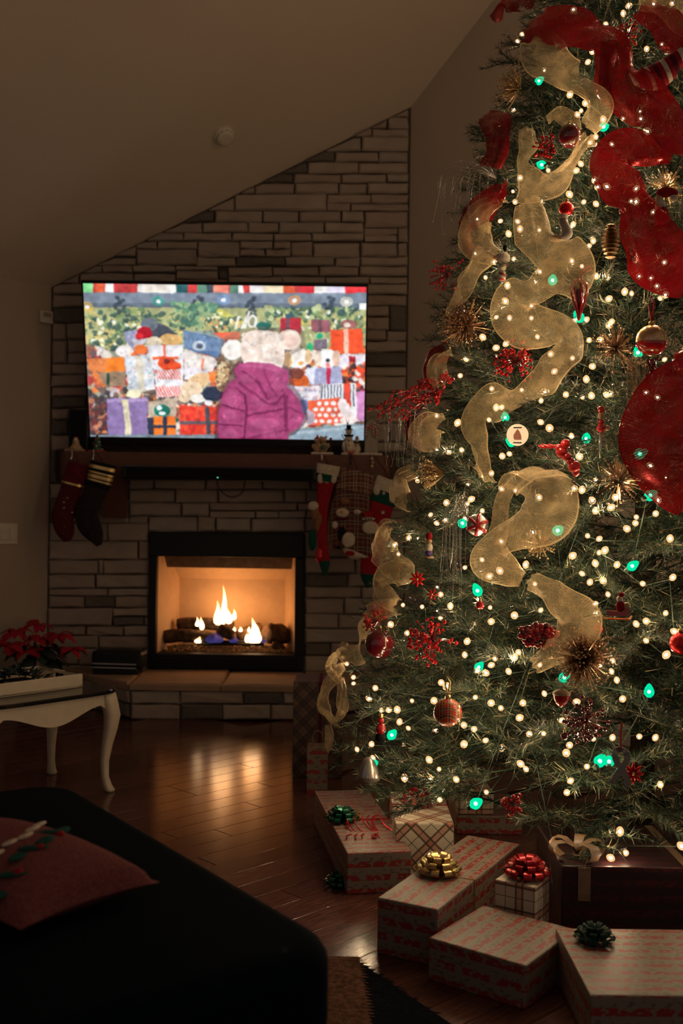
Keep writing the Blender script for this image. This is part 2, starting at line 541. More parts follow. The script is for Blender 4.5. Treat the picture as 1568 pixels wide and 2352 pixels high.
M['leaf_dark'] = plain('dark_green_leaf', (0.012, 0.03, 0.022), 0.6, nscale=40)
M['jute'] = plain('brown_woven_mat', (0.10, 0.05, 0.03), 0.95, spec=0.05, nscale=80, namt=0.5, bump=0.6, bdist=0.01)
M['rug_dark'] = plain('black_shag', (0.006, 0.008, 0.011), 1.0, spec=0.02, nscale=80, namt=0.4)
M['bulb_warm_core'] = emit('warm_bulb_core', (1.0, 0.69, 0.40), 620.0)
M['bulb_warm_halo'] = glowshell('warm_bulb_halo', (1.0, 0.58, 0.25), 2.2, 0.30)  # oversized glass envelope, given its own glow to imitate a soft halo
M['bulb_green_core'] = emit('green_bulb_core', (0.10, 1.0, 0.60), 75.0)
M['bulb_green_shell'] = glowshell('green_bulb_glass', (0.0, 1.0, 0.46), 0.85, 0.8)
M['led_green'] = emit('green_led', (0.1, 1.0, 0.5), 1.5)

# ------------------------------------------------------------------ the setting
def struct(o):
    o['kind'] = 'structure'
    return o

# floor: slab, then real boards running parallel to the eave wall
fl = MB()
fl.add([(-7, -2.5, -0.06), (5.5, -2.5, -0.06), (5.5, 7.2, -0.06), (-7, 7.2, -0.06), (-7, -2.5, -0.012), (5.5, -2.5, -0.012), (5.5, 7.2, -0.012), (-7, 7.2, -0.012)],
       [(3, 2, 1, 0), (4, 5, 6, 7), (0, 1, 5, 4), (1, 2, 6, 5), (2, 3, 7, 6), (3, 0, 4, 7)])
floor = struct(fl.obj('floor', M['floor_wood']))
PW = 0.098
plank_me = {}
def plank(length):
    key = round(length, 2)
    if key not in plank_me:
        plank_me[key] = MB().box((0, 0, -0.006), (key - 0.002, PW - 0.0016, 0.012), 0.0012, seg=1).mesh('plank', M['floor_wood'])
    return plank_me[key]
row = 0
v = -5.3
while v < -0.2:
    u = 0.35 + random.choice([0, .25, .5, .75, 1.0]) * 0.9 - 0.9
    while u < 4.45:
        L = random.choice([0.9, 1.2, 1.5])
        uc = u + L / 2
        x, y = (uc + v) * Q, (uc - v) * Q
        ok = y < 5.55 and uc + L / 2 < 4.56 and y > 1.2 and x < 2.3 and x > -2.6
        if ok:
            link('plank', plank(L), floor, (x, y, 0), (0, 0, rad(45)))
        u += L
    v += PW
    row += 1

# fireplace wall, mortar bed with a hole for the firebox
FBX0, FBX1 = P(346, 1400, D).x, P(694, 1400, D).x
FBZ0, FBZ1 = P(520, 1532, D).z, P(520, 1226, D).z
wb = MB()
def slab(x0, x1, z0, z1, y0=D, y1=D + 0.12):
    wb.loft([[Vector((x0, y0, z0)), Vector((x1, y0, z0)), Vector((x1, y1, z0)), Vector((x0, y1, z0))],
             [Vector((x0, y0, z1)), Vector((x1, y0, z1)), Vector((x1, y1, z1)), Vector((x0, y1, z1))]])
slab(XL - 0.1, FBX0, -0.05, FBZ1); slab(FBX1, XR + 0.1, -0.05, FBZ1); slab(FBX0, FBX1, -0.05, FBZ0)
za, zb = zc(XL - 0.1, D) + 0.03, zc(XR + 0.1, D) + 0.03
wb.loft([[Vector((XL - 0.1, D, FBZ1)), Vector((XR + 0.1, D, FBZ1)), Vector((XR + 0.1, D + 0.12, FBZ1)), Vector((XL - 0.1, D + 0.12, FBZ1))],
         [Vector((XL - 0.1, D, za)), Vector((XR + 0.1, D, zb)), Vector((XR + 0.1, D + 0.12, zb)), Vector((XL - 0.1, D + 0.12, za))]])
wall_f = struct(wb.obj('wall_fireplace', M['mortar']))

def clip_ceiling(poly):
    """keep what is below the ceiling line on the wall face"""
    out = []
    g = lambda p: zc(p[0], D) - 0.012 - p[1]
    for i in range(len(poly)):
        a, b = poly[i], poly[(i + 1) % len(poly)]
        ga, gb = g(a), g(b)
        if ga >= 0: out.append(a)
        if ga * gb < 0:
            t = ga / (ga - gb)
            out.append((a[0] + (b[0] - a[0]) * t, a[1] + (b[1] - a[1]) * t))
    return out

def stone_mesh(poly, depth, jit=0.006):
    """rough block: outline in the wall plane (x, z), pillowed front; y = 0 is the wall face"""
    pts = []
    n = len(poly)
    for i in range(n):
        a, b = Vector(poly[i]), Vector(poly[(i + 1) % n])
        L = (b - a).length
        pts.append(a + Vector((random.uniform(-jit, jit), random.uniform(-jit, jit))) * 0.6)
        k = 2 if L > 0.2 else (1 if L > 0.08 else 0)
        nrm = Vector((-(b - a).y, (b - a).x)).normalized() if L > 1e-6 else Vector((0, 0))
        for q in range(k):
            pts.append(a.lerp(b, (q + 1) / (k + 1) + random.uniform(-0.08, 0.08)) + nrm * random.uniform(-jit, jit) * 0.55)
    c = sum(pts, Vector((0, 0))) / len(pts)
    xs = [p.x for p in pts]; zs = [p.y for p in pts]
    hx, hz = (max(xs) - min(xs)) / 2, (max(zs) - min(zs)) / 2
    bev = min(0.010, hz * 0.3)
    def ring(y, inset):
        r = []
        for p in pts:
            d = p - c
            r.append(Vector((c.x + d.x * (1 - inset / max(hx, 1e-4)), y, c.y + d.y * (1 - inset / max(hz, 1e-4)))))
        return r
    mb = MB()
    rings = [ring(0.004, 0.0), ring(-depth + bev, 0.0), ring(-depth, bev)]
    # uneven face
    for p in rings[2]: p.y += random.uniform(-0.006, 0.006)
    mb.loft(rings)
    return mb

def wall_stone(parent, x0, y0, x1, y1, dark=False, d=None, Y=D, gap=1.5, pxfn=None):
    """a stone given by its rectangle in the photograph, laid in the wall plane"""
    c = [(x0 + gap, y0 + gap * .8), (x1 - gap, y0 + gap * .8), (x1 - gap, y1 - gap * .8), (x0 + gap, y1 - gap * .8)]
    poly = []
    for (px, py) in reversed(c):
        p = P(px, py, Y)
        poly.append((p.x, p.z))
    if Y == D:
        poly = [(min(max(a, XL + 0.012), XR - 0.012), b) for a, b in poly]
        poly = clip_ceiling(poly)
    if len(poly) < 3: return
    A = 0.5 * abs(sum(poly[i][0] * poly[(i + 1) % len(poly)][1] - poly[(i + 1) % len(poly)][0] * poly[i][1] for i in range(len(poly))))
    if A < 0.0007: return
    cx = sum(p[0] for p in poly) / len(poly); cz = sum(p[1] for p in poly) / len(poly)
    mb = stone_mesh([(a - cx, b - cz) for a, b in poly], d or random.uniform(0.014, 0.030))
    mb.obj('stone', M['stone_dark'] if dark else M['stone'], parent, loc=(cx, Y, cz))

def Z1(rows, dark=()):
    s = 960 / 1568.0
    out = []
    for y0, y1, xs in rows:
        for a, b in zip(xs[:-1], xs[1:]):
            dk = any(abs(a - q[0]) < 3 and abs(y0 - q[1]) < 3 for q in dark)
            out.append((a * s, 200 + y0 * s, b * s, 200 + y1 * s, dk))
    return out
def Z3(rows, dark=()):
    s = 880 / 1568.0
    out = []
    for y0, y1, xs in rows:
        for a, b in zip(xs[:-1], xs[1:]):
            dk = any(abs(a - q[0]) < 3 and abs(y0 - q[1]) < 3 for q in dark)
            out.append((80 + a * s, 960 + y0 * s, 80 + b * s, 960 + y1 * s, dk))
    return out
upper = Z1([
    (60, 118, [1400, 1532]), (118, 160, [1370, 1452, 1532]), (160, 190, [1280, 1395, 1532]), (190, 245, [1180, 1355, 1532]),
    (245, 285, [1080, 1255, 1420, 1532]), (285, 328, [1000, 1155, 1345, 1532]), (328, 362, [930, 1100, 1280, 1450, 1532]),
    (362, 404, [870, 955, 1105, 1270, 1375, 1532]), (404, 468, [780, 880, 1225]), (404, 440, [1225, 1390, 1532]), (440, 468, [1225, 1315, 1532]),
    (468, 510, [640, 805, 985, 1120, 1280, 1365]), (468, 530, [1365, 1532]), (510, 550, [560, 760, 930, 1045, 1215, 1365]), (530, 560, [1365, 1490]), (530, 585, [1490, 1532]),
    (550, 580, [500, 690, 870, 1025, 1170, 1365]), (560, 585, [1365, 1490]), (580, 640, [430, 512]), (580, 610, [512, 590, 740]), (610, 670, [512, 740]), (580, 640, [740, 900]),
    (580, 610, [900, 1025]), (580, 640, [1090, 1172]), (610, 640, [900, 995, 1090]), (580, 610, [1025, 1090]), (585, 645, [1172, 1350]), (585, 640, [1350, 1490, 1532]),
    (640, 675, [740, 885, 1070]), (640, 675, [1070, 1255, 1350, 1532]), (640, 672, [350, 512]), (672, 700, [270, 385, 500, 660]), (675, 690, [660, 820]), (690, 724, [660, 820, 855]), (675, 712, [855, 1020, 1195, 1345, 1532]),
    (700, 740, [190, 300, 500, 660]), (712, 740, [855, 1060, 1220, 1385, 1532]), (724, 740, [660, 855]),
    (740, 780, [190, 330]), (740, 780, [1370, 1532]), (780, 822, [1370, 1532]), (822, 862, [1370, 1460]), (862, 915, [1370, 1460]), (822, 915, [1460, 1528]),
    (915, 955, [1365, 1450, 1530]), (955, 996, [1365, 1530]), (996, 1050, [1365, 1524]), (1050, 1086, [1365, 1530]), (1086, 1145, [1365, 1526]), (1145, 1200, [1360, 1480, 1530]),
    (1200, 1262, [1360, 1440, 1530]), (1262, 1330, [1360, 1462, 1530]), (1330, 1370, [1360, 1530]),
    (780, 830, [190, 330]), (830, 886, [190, 330]), (886, 950, [190, 250, 330]), (950, 1040, [190, 255]), (950, 1000, [255, 330]), (1000, 1040, [255, 330]), (1040, 1080, [190, 330]),
    (1080, 1125, [190, 330]), (1125, 1160, [190, 330]), (1160, 1206, [190, 330]), (1206, 1250, [190, 260, 330]), (1250, 1306, [190, 260]), (1306, 1365, [190, 330]),
], dark=[(1080, 245), (930, 328), (640, 468), (885, 640), (1460, 822), (190, 830), (1365, 996), (190, 1160), (190, 1250), (820, 690), (1000, 285)])
lower = Z3([
    (130, 268, [60, 92]), (268, 330, [60, 210, 385]), (330, 430, [60, 95, 385]), (430, 505, [60, 300, 465]), (250, 292, [385, 490, 700, 930, 1130, 1300, 1535]),
    (292, 346, [385, 575, 750, 1020, 1110, 1330, 1535]), (346, 402, [385, 600, 715]), (346, 380, [715, 1075, 1250, 1535]), (380, 410, [715, 900, 1000, 1110, 1390, 1535]),
    (402, 466, [465, 665, 740]), (410, 466, [740, 885, 1105, 1300, 1535]), (402, 430, [385, 465]),
    (505, 580, [52, 425, 472]), (580, 640, [52, 260, 282, 472]), (640, 696, [52, 250, 472]), (696, 728, [52, 300, 472]), (728, 776, [52, 205, 330, 472]), (776, 850, [52, 320]), (776, 812, [320, 472]), (812, 850, [320, 450, 472]),
    (850, 890, [52, 210, 365, 472]), (890, 942, [52, 260, 472]), (942, 1010, [52, 180, 440, 472]), (1010, 1050, [52, 240, 472]),
    (466, 570, [1102, 1180, 1350, 1535]), (570, 636, [1102, 1310, 1345, 1535]), (636, 690, [1102, 1280, 1400, 1535]), (690, 736, [1102, 1335, 1535]), (736, 802, [1102, 1265, 1535]), (802, 862, [1102, 1240, 1535]),
    (862, 920, [1102, 1380, 1535]), (920, 972, [1102, 1210, 1535]), (972, 1040, [1102, 1300, 1535]),
], dark=[(60, 130), (205, 728), (320, 812), (1102, 920), (1102, 636), (60, 330)])
for s_ in upper + lower:
    wall_stone(wall_f, *s_[:4], dark=s_[4])

# side walls: eave wall (left) and gable wall (right), both at 45 degrees to the fireplace
def wall_prism(name, A, dirv, length, htop0, htop1, thick, nrm, mat):
    A = Vector((A[0], A[1])); d = Vector(dirv); B = A + d * length; n = Vector(nrm) * thick
    mb = MB()
    base = [A, B, B + n, A + n]
    mb.loft([[Vector((p.x, p.y, -0.05)) for p in base],
             [Vector((p.x, p.y, h)) for p, h in zip(base, (htop0, htop1, htop1, htop0))]])
    return struct(mb.obj(name, mat))
wall_l = wall_prism('wall_left', (XL, D), (-Q, -Q), 7.0, EAVE + 0.02, EAVE + 0.02, 0.12, (-Q, Q), M['paint'])
wall_r = wall_prism('wall_right', (XR, D), (Q, -Q), 4.8, zc(XR, D) + 0.03, zc(XR + 4.8 * Q, D - 4.8 * Q) + 0.03, 0.12, (Q, Q), M['paint'])
# sloping ceiling: plane rising away from the eave wall up to the ridge, then falling again
def cpt(a, b, ridge=5.3):      # a: distance from the eave wall, b: along it (towards the gable wall positive)
    x = XL + a * Q + b * Q; y = D - a * Q + b * Q
    z = EAVE + PITCH * min(a, ridge) - PITCH * max(a - ridge, 0)
    return Vector((x, y, z))
cb = MB()
b0, b1 = -7.0, (XR - XL) * Q + 0.15
lo = [cpt(-0.12, b0), cpt(-0.12, b1), cpt(5.3, b1), cpt(5.3, b0)]
lo2 = [cpt(5.3, b0), cpt(5.3, b1), cpt(7.2, b1), cpt(7.2, b0)]
for quad in (lo, lo2):
    cb.loft([quad, [p + Vector((0, 0, 0.12)) for p in quad]])
ceil = struct(cb.obj('ceiling', M['ceiling']))
# baseboards
def baseboard(name, A, dirv, length, nrm, s0=0.0):
    A = Vector((A[0], A[1])) + Vector(dirv) * s0; d = Vector(dirv); n = Vector(nrm)
    mb = MB()
    prof = [(0, 0.0), (0.014, 0.0), (0.014, 0.085), (0.006, 0.1), (0, 0.1)]
    rings = []
    for t in (0, length):
        c = A + d * t
        rings.append([Vector((c.x + n.x * a, c.y + n.y * a, h)) for a, h in prof])
    mb.loft(rings)
    return struct(mb.obj(name, M['plastic_white']))
baseboard('baseboard_left', (XL, D), (-Q, -Q), 6.8, (Q, -Q), 0.05)
baseboard('baseboard_right', (XR, D), (Q, -Q), 4.4, (-Q, -Q), 0.05)
# ------------------------------------------------------------------ hearth
YH = PZ(500, 1652, 0.0).y
HZ = P(508, 1570, YH).z
HT = HZ - P(508, 1584, YH).z
FCX = (FBX0 + FBX1) / 2
hx0 = P(300, 1600, YH).x
hx1 = 2 * FCX - hx0
dd = D - 0.045 - YH
hearth = thing('hearth', 'raised stone hearth with angled ends in front of the fire', 'hearth')
core = MB()
yb = D - 0.045
q = [Vector((hx0, YH, 0)), Vector((hx1, YH, 0)), Vector((hx1 + dd, yb, 0)), Vector((hx0 - dd, yb, 0))]
core.loft([[p + Vector((0, 0, 0.001)) for p in q], [p + Vector((0, 0, HZ - HT - 0.004)) for p in q]])
core.obj('core', M['mortar'], hearth)
for y0, y1, xs in [(1586, 1617, [300, 414, 558, 650, 722]), (1617, 1653, [300, 414, 511, 622, 722])]:
    for a, b in zip(xs[:-1], xs[1:]):
        wall_stone(hearth, a, y0, b, y1, dark=(a in (558, 414) and y0 > 1600) or (a == 558), d=0.016, Y=YH)
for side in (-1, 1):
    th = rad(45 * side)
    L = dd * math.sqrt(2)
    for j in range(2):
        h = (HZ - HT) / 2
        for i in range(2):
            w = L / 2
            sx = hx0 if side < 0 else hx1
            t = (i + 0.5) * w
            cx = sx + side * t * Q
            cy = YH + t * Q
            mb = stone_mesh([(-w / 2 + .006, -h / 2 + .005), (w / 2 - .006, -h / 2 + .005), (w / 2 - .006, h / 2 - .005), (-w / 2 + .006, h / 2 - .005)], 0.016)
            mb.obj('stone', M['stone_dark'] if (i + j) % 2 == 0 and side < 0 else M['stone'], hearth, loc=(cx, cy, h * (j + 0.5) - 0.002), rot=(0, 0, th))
ov = 0.022
xm = P(508, 1575, YH).x
def slab_piece(pts):
    mb = stone_mesh([(a, b) for a, b in pts], HT, 0.004)
    # stone_mesh lies in x,z with the face at -y: turn it to lie flat, face up
    mb.v = [(x, z, HZ - HT - y) for x, y, z in mb.v]
    mb.obj('slab', M['slab'], hearth)
g = 0.004
slab_piece([(hx0 - ov * .4 + g, YH - ov), (xm - g, YH - ov), (xm - g, yb), (hx0 - ov * .4 + g, yb)])
slab_piece([(xm + g, YH - ov), (hx1 + ov * .4 - g, YH - ov), (hx1 + ov * .4 - g, yb), (xm + g, yb)])
slab_piece([(hx0 - ov * .4 - g, YH - ov), (hx0 - ov * .4 - g, yb), (hx0 - dd - ov * .5, yb)])
slab_piece([(hx1 + ov * .4 + g, YH - ov), (hx1 + dd + ov * .4, yb), (hx1 + ov * .4 + g, yb)])

# ------------------------------------------------------------------ gas fireplace
fp = thing('gas_fireplace', 'black framed gas fireplace with burning logs set into the stone wall', 'fireplace')
def X(px, d=D): return P(px, 1400, d).x
def Z(py, d=D): return P(520, py, d).z
ox0, ox1, oz0, oz1 = X(344), X(697), Z(1535), Z(1224)
ix0, ix1, iz0, iz1 = X(362), X(677), Z(1500), Z(1279)
yf = D - 0.05
for nm, (a, b, c, d_) in (('frame_top', (ox0, ox1, iz1, oz1)), ('frame_bottom', (ox0, ox1, oz0, iz0)), ('frame_side', (ox0, ix0, iz0, iz1)), ('frame_side', (ix1, ox1, iz0, iz1))):
    part_box(nm, ((a + b) / 2, yf + 0.03, (c + d_) / 2), (b - a, 0.06, d_ - c), M['black_metal'], fp, 0.006)
for k in range(3):
    part_box('louver', ((ox0 + ox1) / 2, yf - 0.003, oz0 + 0.022 + k * 0.018), (ox1 - ox0 - 0.06, 0.008, 0.010), M['black_metal'], fp, 0.002)
yk = D + 0.40
bx0, bx1, bz1 = X(412, yk), X(653, yk), Z(1330, yk)
fz = iz0 - 0.005
mbx = MB().add([(bx0, yk, fz), (bx1, yk, fz), (bx1, yk, bz1), (bx0, yk, bz1)], [(0, 1, 2, 3)])
mbx.add([(bx0, yk + .01, fz), (bx1, yk + .01, fz), (bx1, yk + .01, bz1), (bx0, yk + .01, bz1)], [(3, 2, 1, 0)])
mbx.obj('back_panel', M['firebrick'], fp)
ztop = iz1 + 0.06
for (fx, bx) in ((ix0 - 0.01, bx0), (ix1 + 0.01, bx1)):
    s = 0.012 if fx < bx else -0.012
    MB().loft([[Vector((fx, yf + .055, fz)), Vector((bx, yk, fz)), Vector((bx, yk, ztop)), Vector((fx, yf + .055, ztop))],
               [Vector((fx - s, yf + .055, fz)), Vector((bx - s, yk, fz)), Vector((bx - s, yk, ztop)), Vector((fx - s, yf + .055, ztop))]]).obj('side_panel', M['firebrick'], fp)
MB().loft([[Vector((bx0, yk, bz1)), Vector((bx1, yk, bz1)), Vector((ix1 + .01, D + .10, ztop)), Vector((ix0 - .01, D + .10, ztop))],
           [Vector((bx0, yk, bz1 + .012)), Vector((bx1, yk, bz1 + .012)), Vector((ix1 + .01, D + .10, ztop + .012)), Vector((ix0 - .01, D + .10, ztop + .012))]]).obj('roof_panel', M['firebrick'], fp)
hd = D + 0.085
MB().loft([[Vector((X(372, hd), hd - .03, iz1 + .05)), Vector((X(674, hd), hd - .03, iz1 + .05)), Vector((X(668, hd), hd + .03, Z(1306, hd))), Vector((X(380, hd), hd + .03, Z(1305, hd)))],
           [Vector((X(372, hd), hd - .022, iz1 + .05)), Vector((X(674, hd), hd - .022, iz1 + .05)), Vector((X(668, hd), hd + .038, Z(1306, hd))), Vector((X(380, hd), hd + .038, Z(1305, hd)))]]).obj('smoke_hood', M['hood'], fp)
MB().box(((ix0 + ix1) / 2, (yf + yk) / 2 + .03, fz - 0.012), (ix1 - ix0 + .1, yk - yf, 0.02), 0.0).obj('firebox_floor', M['black_metal'], fp)
MB().tube([P(452, 1479, D + .10), P(606, 1480, D + .10)], 0.008, 8).obj('burner', M['black_metal'], fp, True)
MB().tube([P(420, 1473, D + .13), P(600, 1474, D + .13)], 0.007, 8).obj('grate_bar', M['black_metal'], fp, True)

def log(p0, p1, r0, r1, bendz=0.0):
    a, b = Vector(p0), Vector(p1)
    ax = (b - a).normalized()
    s1 = ax.cross(Vector((0, 0.2, 1))).normalized(); s2 = ax.cross(s1)
    rings = []
    n, seg = 9, 14
    ph = [random.uniform(0, 6.28) for _ in range(3)]
    for i in range(n):
        t = i / (n - 1)
        c = a.lerp(b, t) + Vector((0, 0, bendz * math.sin(math.pi * t)))
        r = r0 + (r1 - r0) * t
        if i in (0, n - 1): r *= 0.86
        rings.append([c + (s1 * math.cos(2 * math.pi * k / seg) + s2 * math.sin(2 * math.pi * k / seg)) * r *
                      (1 + 0.10 * math.sin(3 * 2 * math.pi * k / seg + ph[0] + t * 2) + 0.07 * math.sin(5 * 2 * math.pi * k / seg + ph[1] - t * 3) + random.uniform(-.05, .05)) for k in range(seg)])
    MB().loft(rings).obj('log', M['bark_log'], fp, True)
log(P(380, 1462, D + .15), P(492, 1466, D + .13), 0.042, 0.030, 0.01)
log(P(408, 1432, D + .27), P(535, 1438, D + .22), 0.036, 0.036, 0.008)
log(P(505, 1445, D + .14), P(536, 1462, D + .10), 0.040, 0.030)
log(P(545, 1462, D + .22), P(600, 1440, D + .27), 0.034, 0.030)
log(P(612, 1455, D + .14), P(655, 1460, D + .24), 0.058, 0.062)
log(P(625, 1480, D + .07), P(652, 1490, D + .09), 0.022, 0.018)
# lava rock
gv = MB()
for k in range(420):
    px, t = random.uniform(380, 668), random.random()
    d_ = D + 0.02 + 0.12 * t
    p = P(px, 1490, d_); p.z = fz + 0.004 + 0.012 * random.random() + 0.018 * t
    r = random.uniform(0.004, 0.009)
    gv.ball(p, r, 1, 0, (random.uniform(.7, 1.3), random.uniform(.7, 1.3), random.uniform(.6, 1)))
tag(gv.obj('gravel', M['ember'], fp), 'brown lava rock gravel', kind='stuff')

def flame_mat(name, c0, c1, s, a_top):
    m = NT(name)
    m.t.nodes.remove(m.b)
    z = m.sep(m.coord('Generated'))[2]
    col = m.ramp(z, [(0.0, c0), (0.55, c0), (1.0, c1)])
    e = m.n('ShaderNodeEmission'); m.l(col, e.inputs[0]); e.inputs[1].default_value = s
    tr = m.n('ShaderNodeBsdfTransparent'); mx = m.n('ShaderNodeMixShader')
    m.l(m.math('MULTIPLY_ADD', z, a_top - 0.9, 0.9), mx.inputs[0]); m.l(tr.outputs[0], mx.inputs[1]); m.l(e.outputs[0], mx.inputs[2])
    m.l(mx.outputs[0], m.out.inputs[0])
    return m.mat
M['flame'] = flame_mat('yellow_flame', (1.0, 0.62, 0.32, 1), (1.0, 0.40, 0.12, 1), 6.5, 0.3)
M['flame_blue'] = flame_mat('blue_flame', (0.16, 0.13, 0.55, 1), (0.5, 0.12, 0.14, 1), 0.30, 0.1)
def flame(cx, yb_, yt, w, d_, mat='flame'):
    b = P(cx, yb_, d_); t = P(cx, yt, d_)
    h = t.z - b.z; r = w / 400.0 / 2 * 1.25
    prof = [(0.0, 0.0), (0.7 * r, 0.06 * h), (1.0 * r, 0.2 * h), (0.85 * r, 0.4 * h), (0.55 * r, 0.6 * h), (0.28 * r, 0.8 * h), (0.08 * r, 0.94 * h), (0.0, h)]
    mb = MB().lathe(prof, 10, close=False)
    ph = random.uniform(0, 6)
    mb.v = [(x + 0.25 * r * math.sin(ph + 5 * z / h) * z / h * 2, y, z) for x, y, z in mb.v]
    mb.obj('flame', M[mat], fp, True, loc=b)
for f_ in [(513, 1433, 1343, 12, .18), (498, 1434, 1378, 12, .17), (525, 1433, 1396, 13, .19), (537, 1424, 1398, 9, .2), (505, 1436, 1405, 22, .19), (453, 1439, 1416, 8, .12), (463, 1447, 1416, 9, .12),
           (584, 1478, 1418, 20, .11), (590, 1478, 1436, 16, .13), (577, 1478, 1432, 14, .12), (567, 1476, 1453, 8, .1), (572, 1453, 1438, 6, .12), (537, 1451, 1439, 7, .14), (552, 1451, 1439, 7, .15), (455, 1477, 1462, 13, .1)]:
    flame(*f_[:4], D + f_[4])
for f_ in [(486, 1477, 1450, 22, .1), (500, 1477, 1446, 20, .11), (536, 1476, 1460, 18, .1), (604, 1477, 1462, 10, .1)]:
    flame(*f_[:4], D + f_[4], 'flame_blue')
def fire_light(px, py, d_, w, r=0.05):
    l = bpy.data.lights.new('fire_light', 'POINT'); l.energy = w; l.color = (1.0, 0.43, 0.13); l.shadow_soft_size = r
    o = bpy.data.objects.new('fire_light', l); COL.objects.link(o); o.parent = fp; o.location = P(px, py, d_)
fire_light(513, 1395, D + .21, 1.7)
fire_light(583, 1432, D + .16, 1.4)

# ------------------------------------------------------------------ mantel
mt = thing('mantel', 'dark reddish wooden mantel shelf under the television', 'mantel')
MY0 = D - 0.225
mz1 = P(500, 1041, MY0).z; mz0 = P(500, 1097, MY0).z
mx0, mx1 = P(136, 1060, MY0).x, P(896, 1060, MY0).x
ch = 0.035
pl = [(mx0 + ch, MY0), (mx1 - ch, MY0), (mx1, MY0 + ch), (mx1, D - 0.044), (mx0, D - 0.044), (mx0, MY0 + ch)]
bm_ = MB().loft([[Vector((a, b, mz0)) for a, b in pl], [Vector((a, b, mz1)) for a, b in pl]])
bm_.obj('beam', M['mantel_wood'], mt)
for xa, xb in ((246, 297), (745, 795)):
    x0_, x1_ = P(xa, 1140, D).x, P(xb, 1140, D).x
    zb0, zb1 = P(270, 1190, D).z, mz0 - 0.001
    MB().loft([[Vector((x0_, D - .044, zb0)), Vector((x1_, D - .044, zb0)), Vector((x1_, D - .044, zb1)), Vector((x0_, D - .044, zb1))],
               [Vector((x0_, D - .09, zb0)), Vector((x1_, D - .09, zb0)), Vector((x1_, MY0 + .05, zb1)), Vector((x0_, MY0 + .05, zb1))]]).obj('corbel', M['mantel_wood'], mt)

sb = thing('soundbar', 'long black soundbar mounted across the front of the mantel', 'soundbar')
sx0, sx1 = P(281, 1085, MY0 - .05).x, P(729, 1088, MY0 - .05).x
sz0, sz1 = P(505, 1104, MY0 - .05).z, P(505, 1072, MY0 - .05).z
part_box('body', ((sx0 + sx1) / 2, MY0 - 0.037, (sz0 + sz1) / 2), (sx1 - sx0, 0.07, sz1 - sz0), M['black_plastic'], sb, 0.012)
part_box('grille', ((sx0 + sx1) / 2, MY0 - 0.073, (sz0 + sz1) / 2), (sx1 - sx0 - 0.05, 0.004, sz1 - sz0 - 0.02), M['black_felt'], sb, 0.001)
part_box('indicator_light', (P(500, 1097, MY0 - .07).x, MY0 - 0.0765, P(500, 1097, MY0 - .07).z), (0.006, 0.003, 0.004), M['led_green'], sb, 0.0)
cbl = MB().tube(catmull([P(498, 1104, D - .06), P(505, 1125, D - .055), P(530, 1142, D - .055), P(555, 1132, D - .055), P(563, 1104, D - .06)], 6), 0.003, 5)
tag(cbl.obj('soundbar_cable', M['black_plastic'], None, True), 'thin black cable hanging in a loop below the soundbar', 'cable')
cbl = MB().tube(catmull([P(282, 1020, D - .06), P(300, 1030, D - .06), P(318, 1031, D - .06), P(345, 1022, D - .06), P(375, 1022, D - .06), P(392, 1031, D - .06)], 6), 0.003, 5)
tag(cbl.obj('television_cable', M['black_plastic'], None, True), 'thin black cable sagging under the television above the mantel', 'cable')

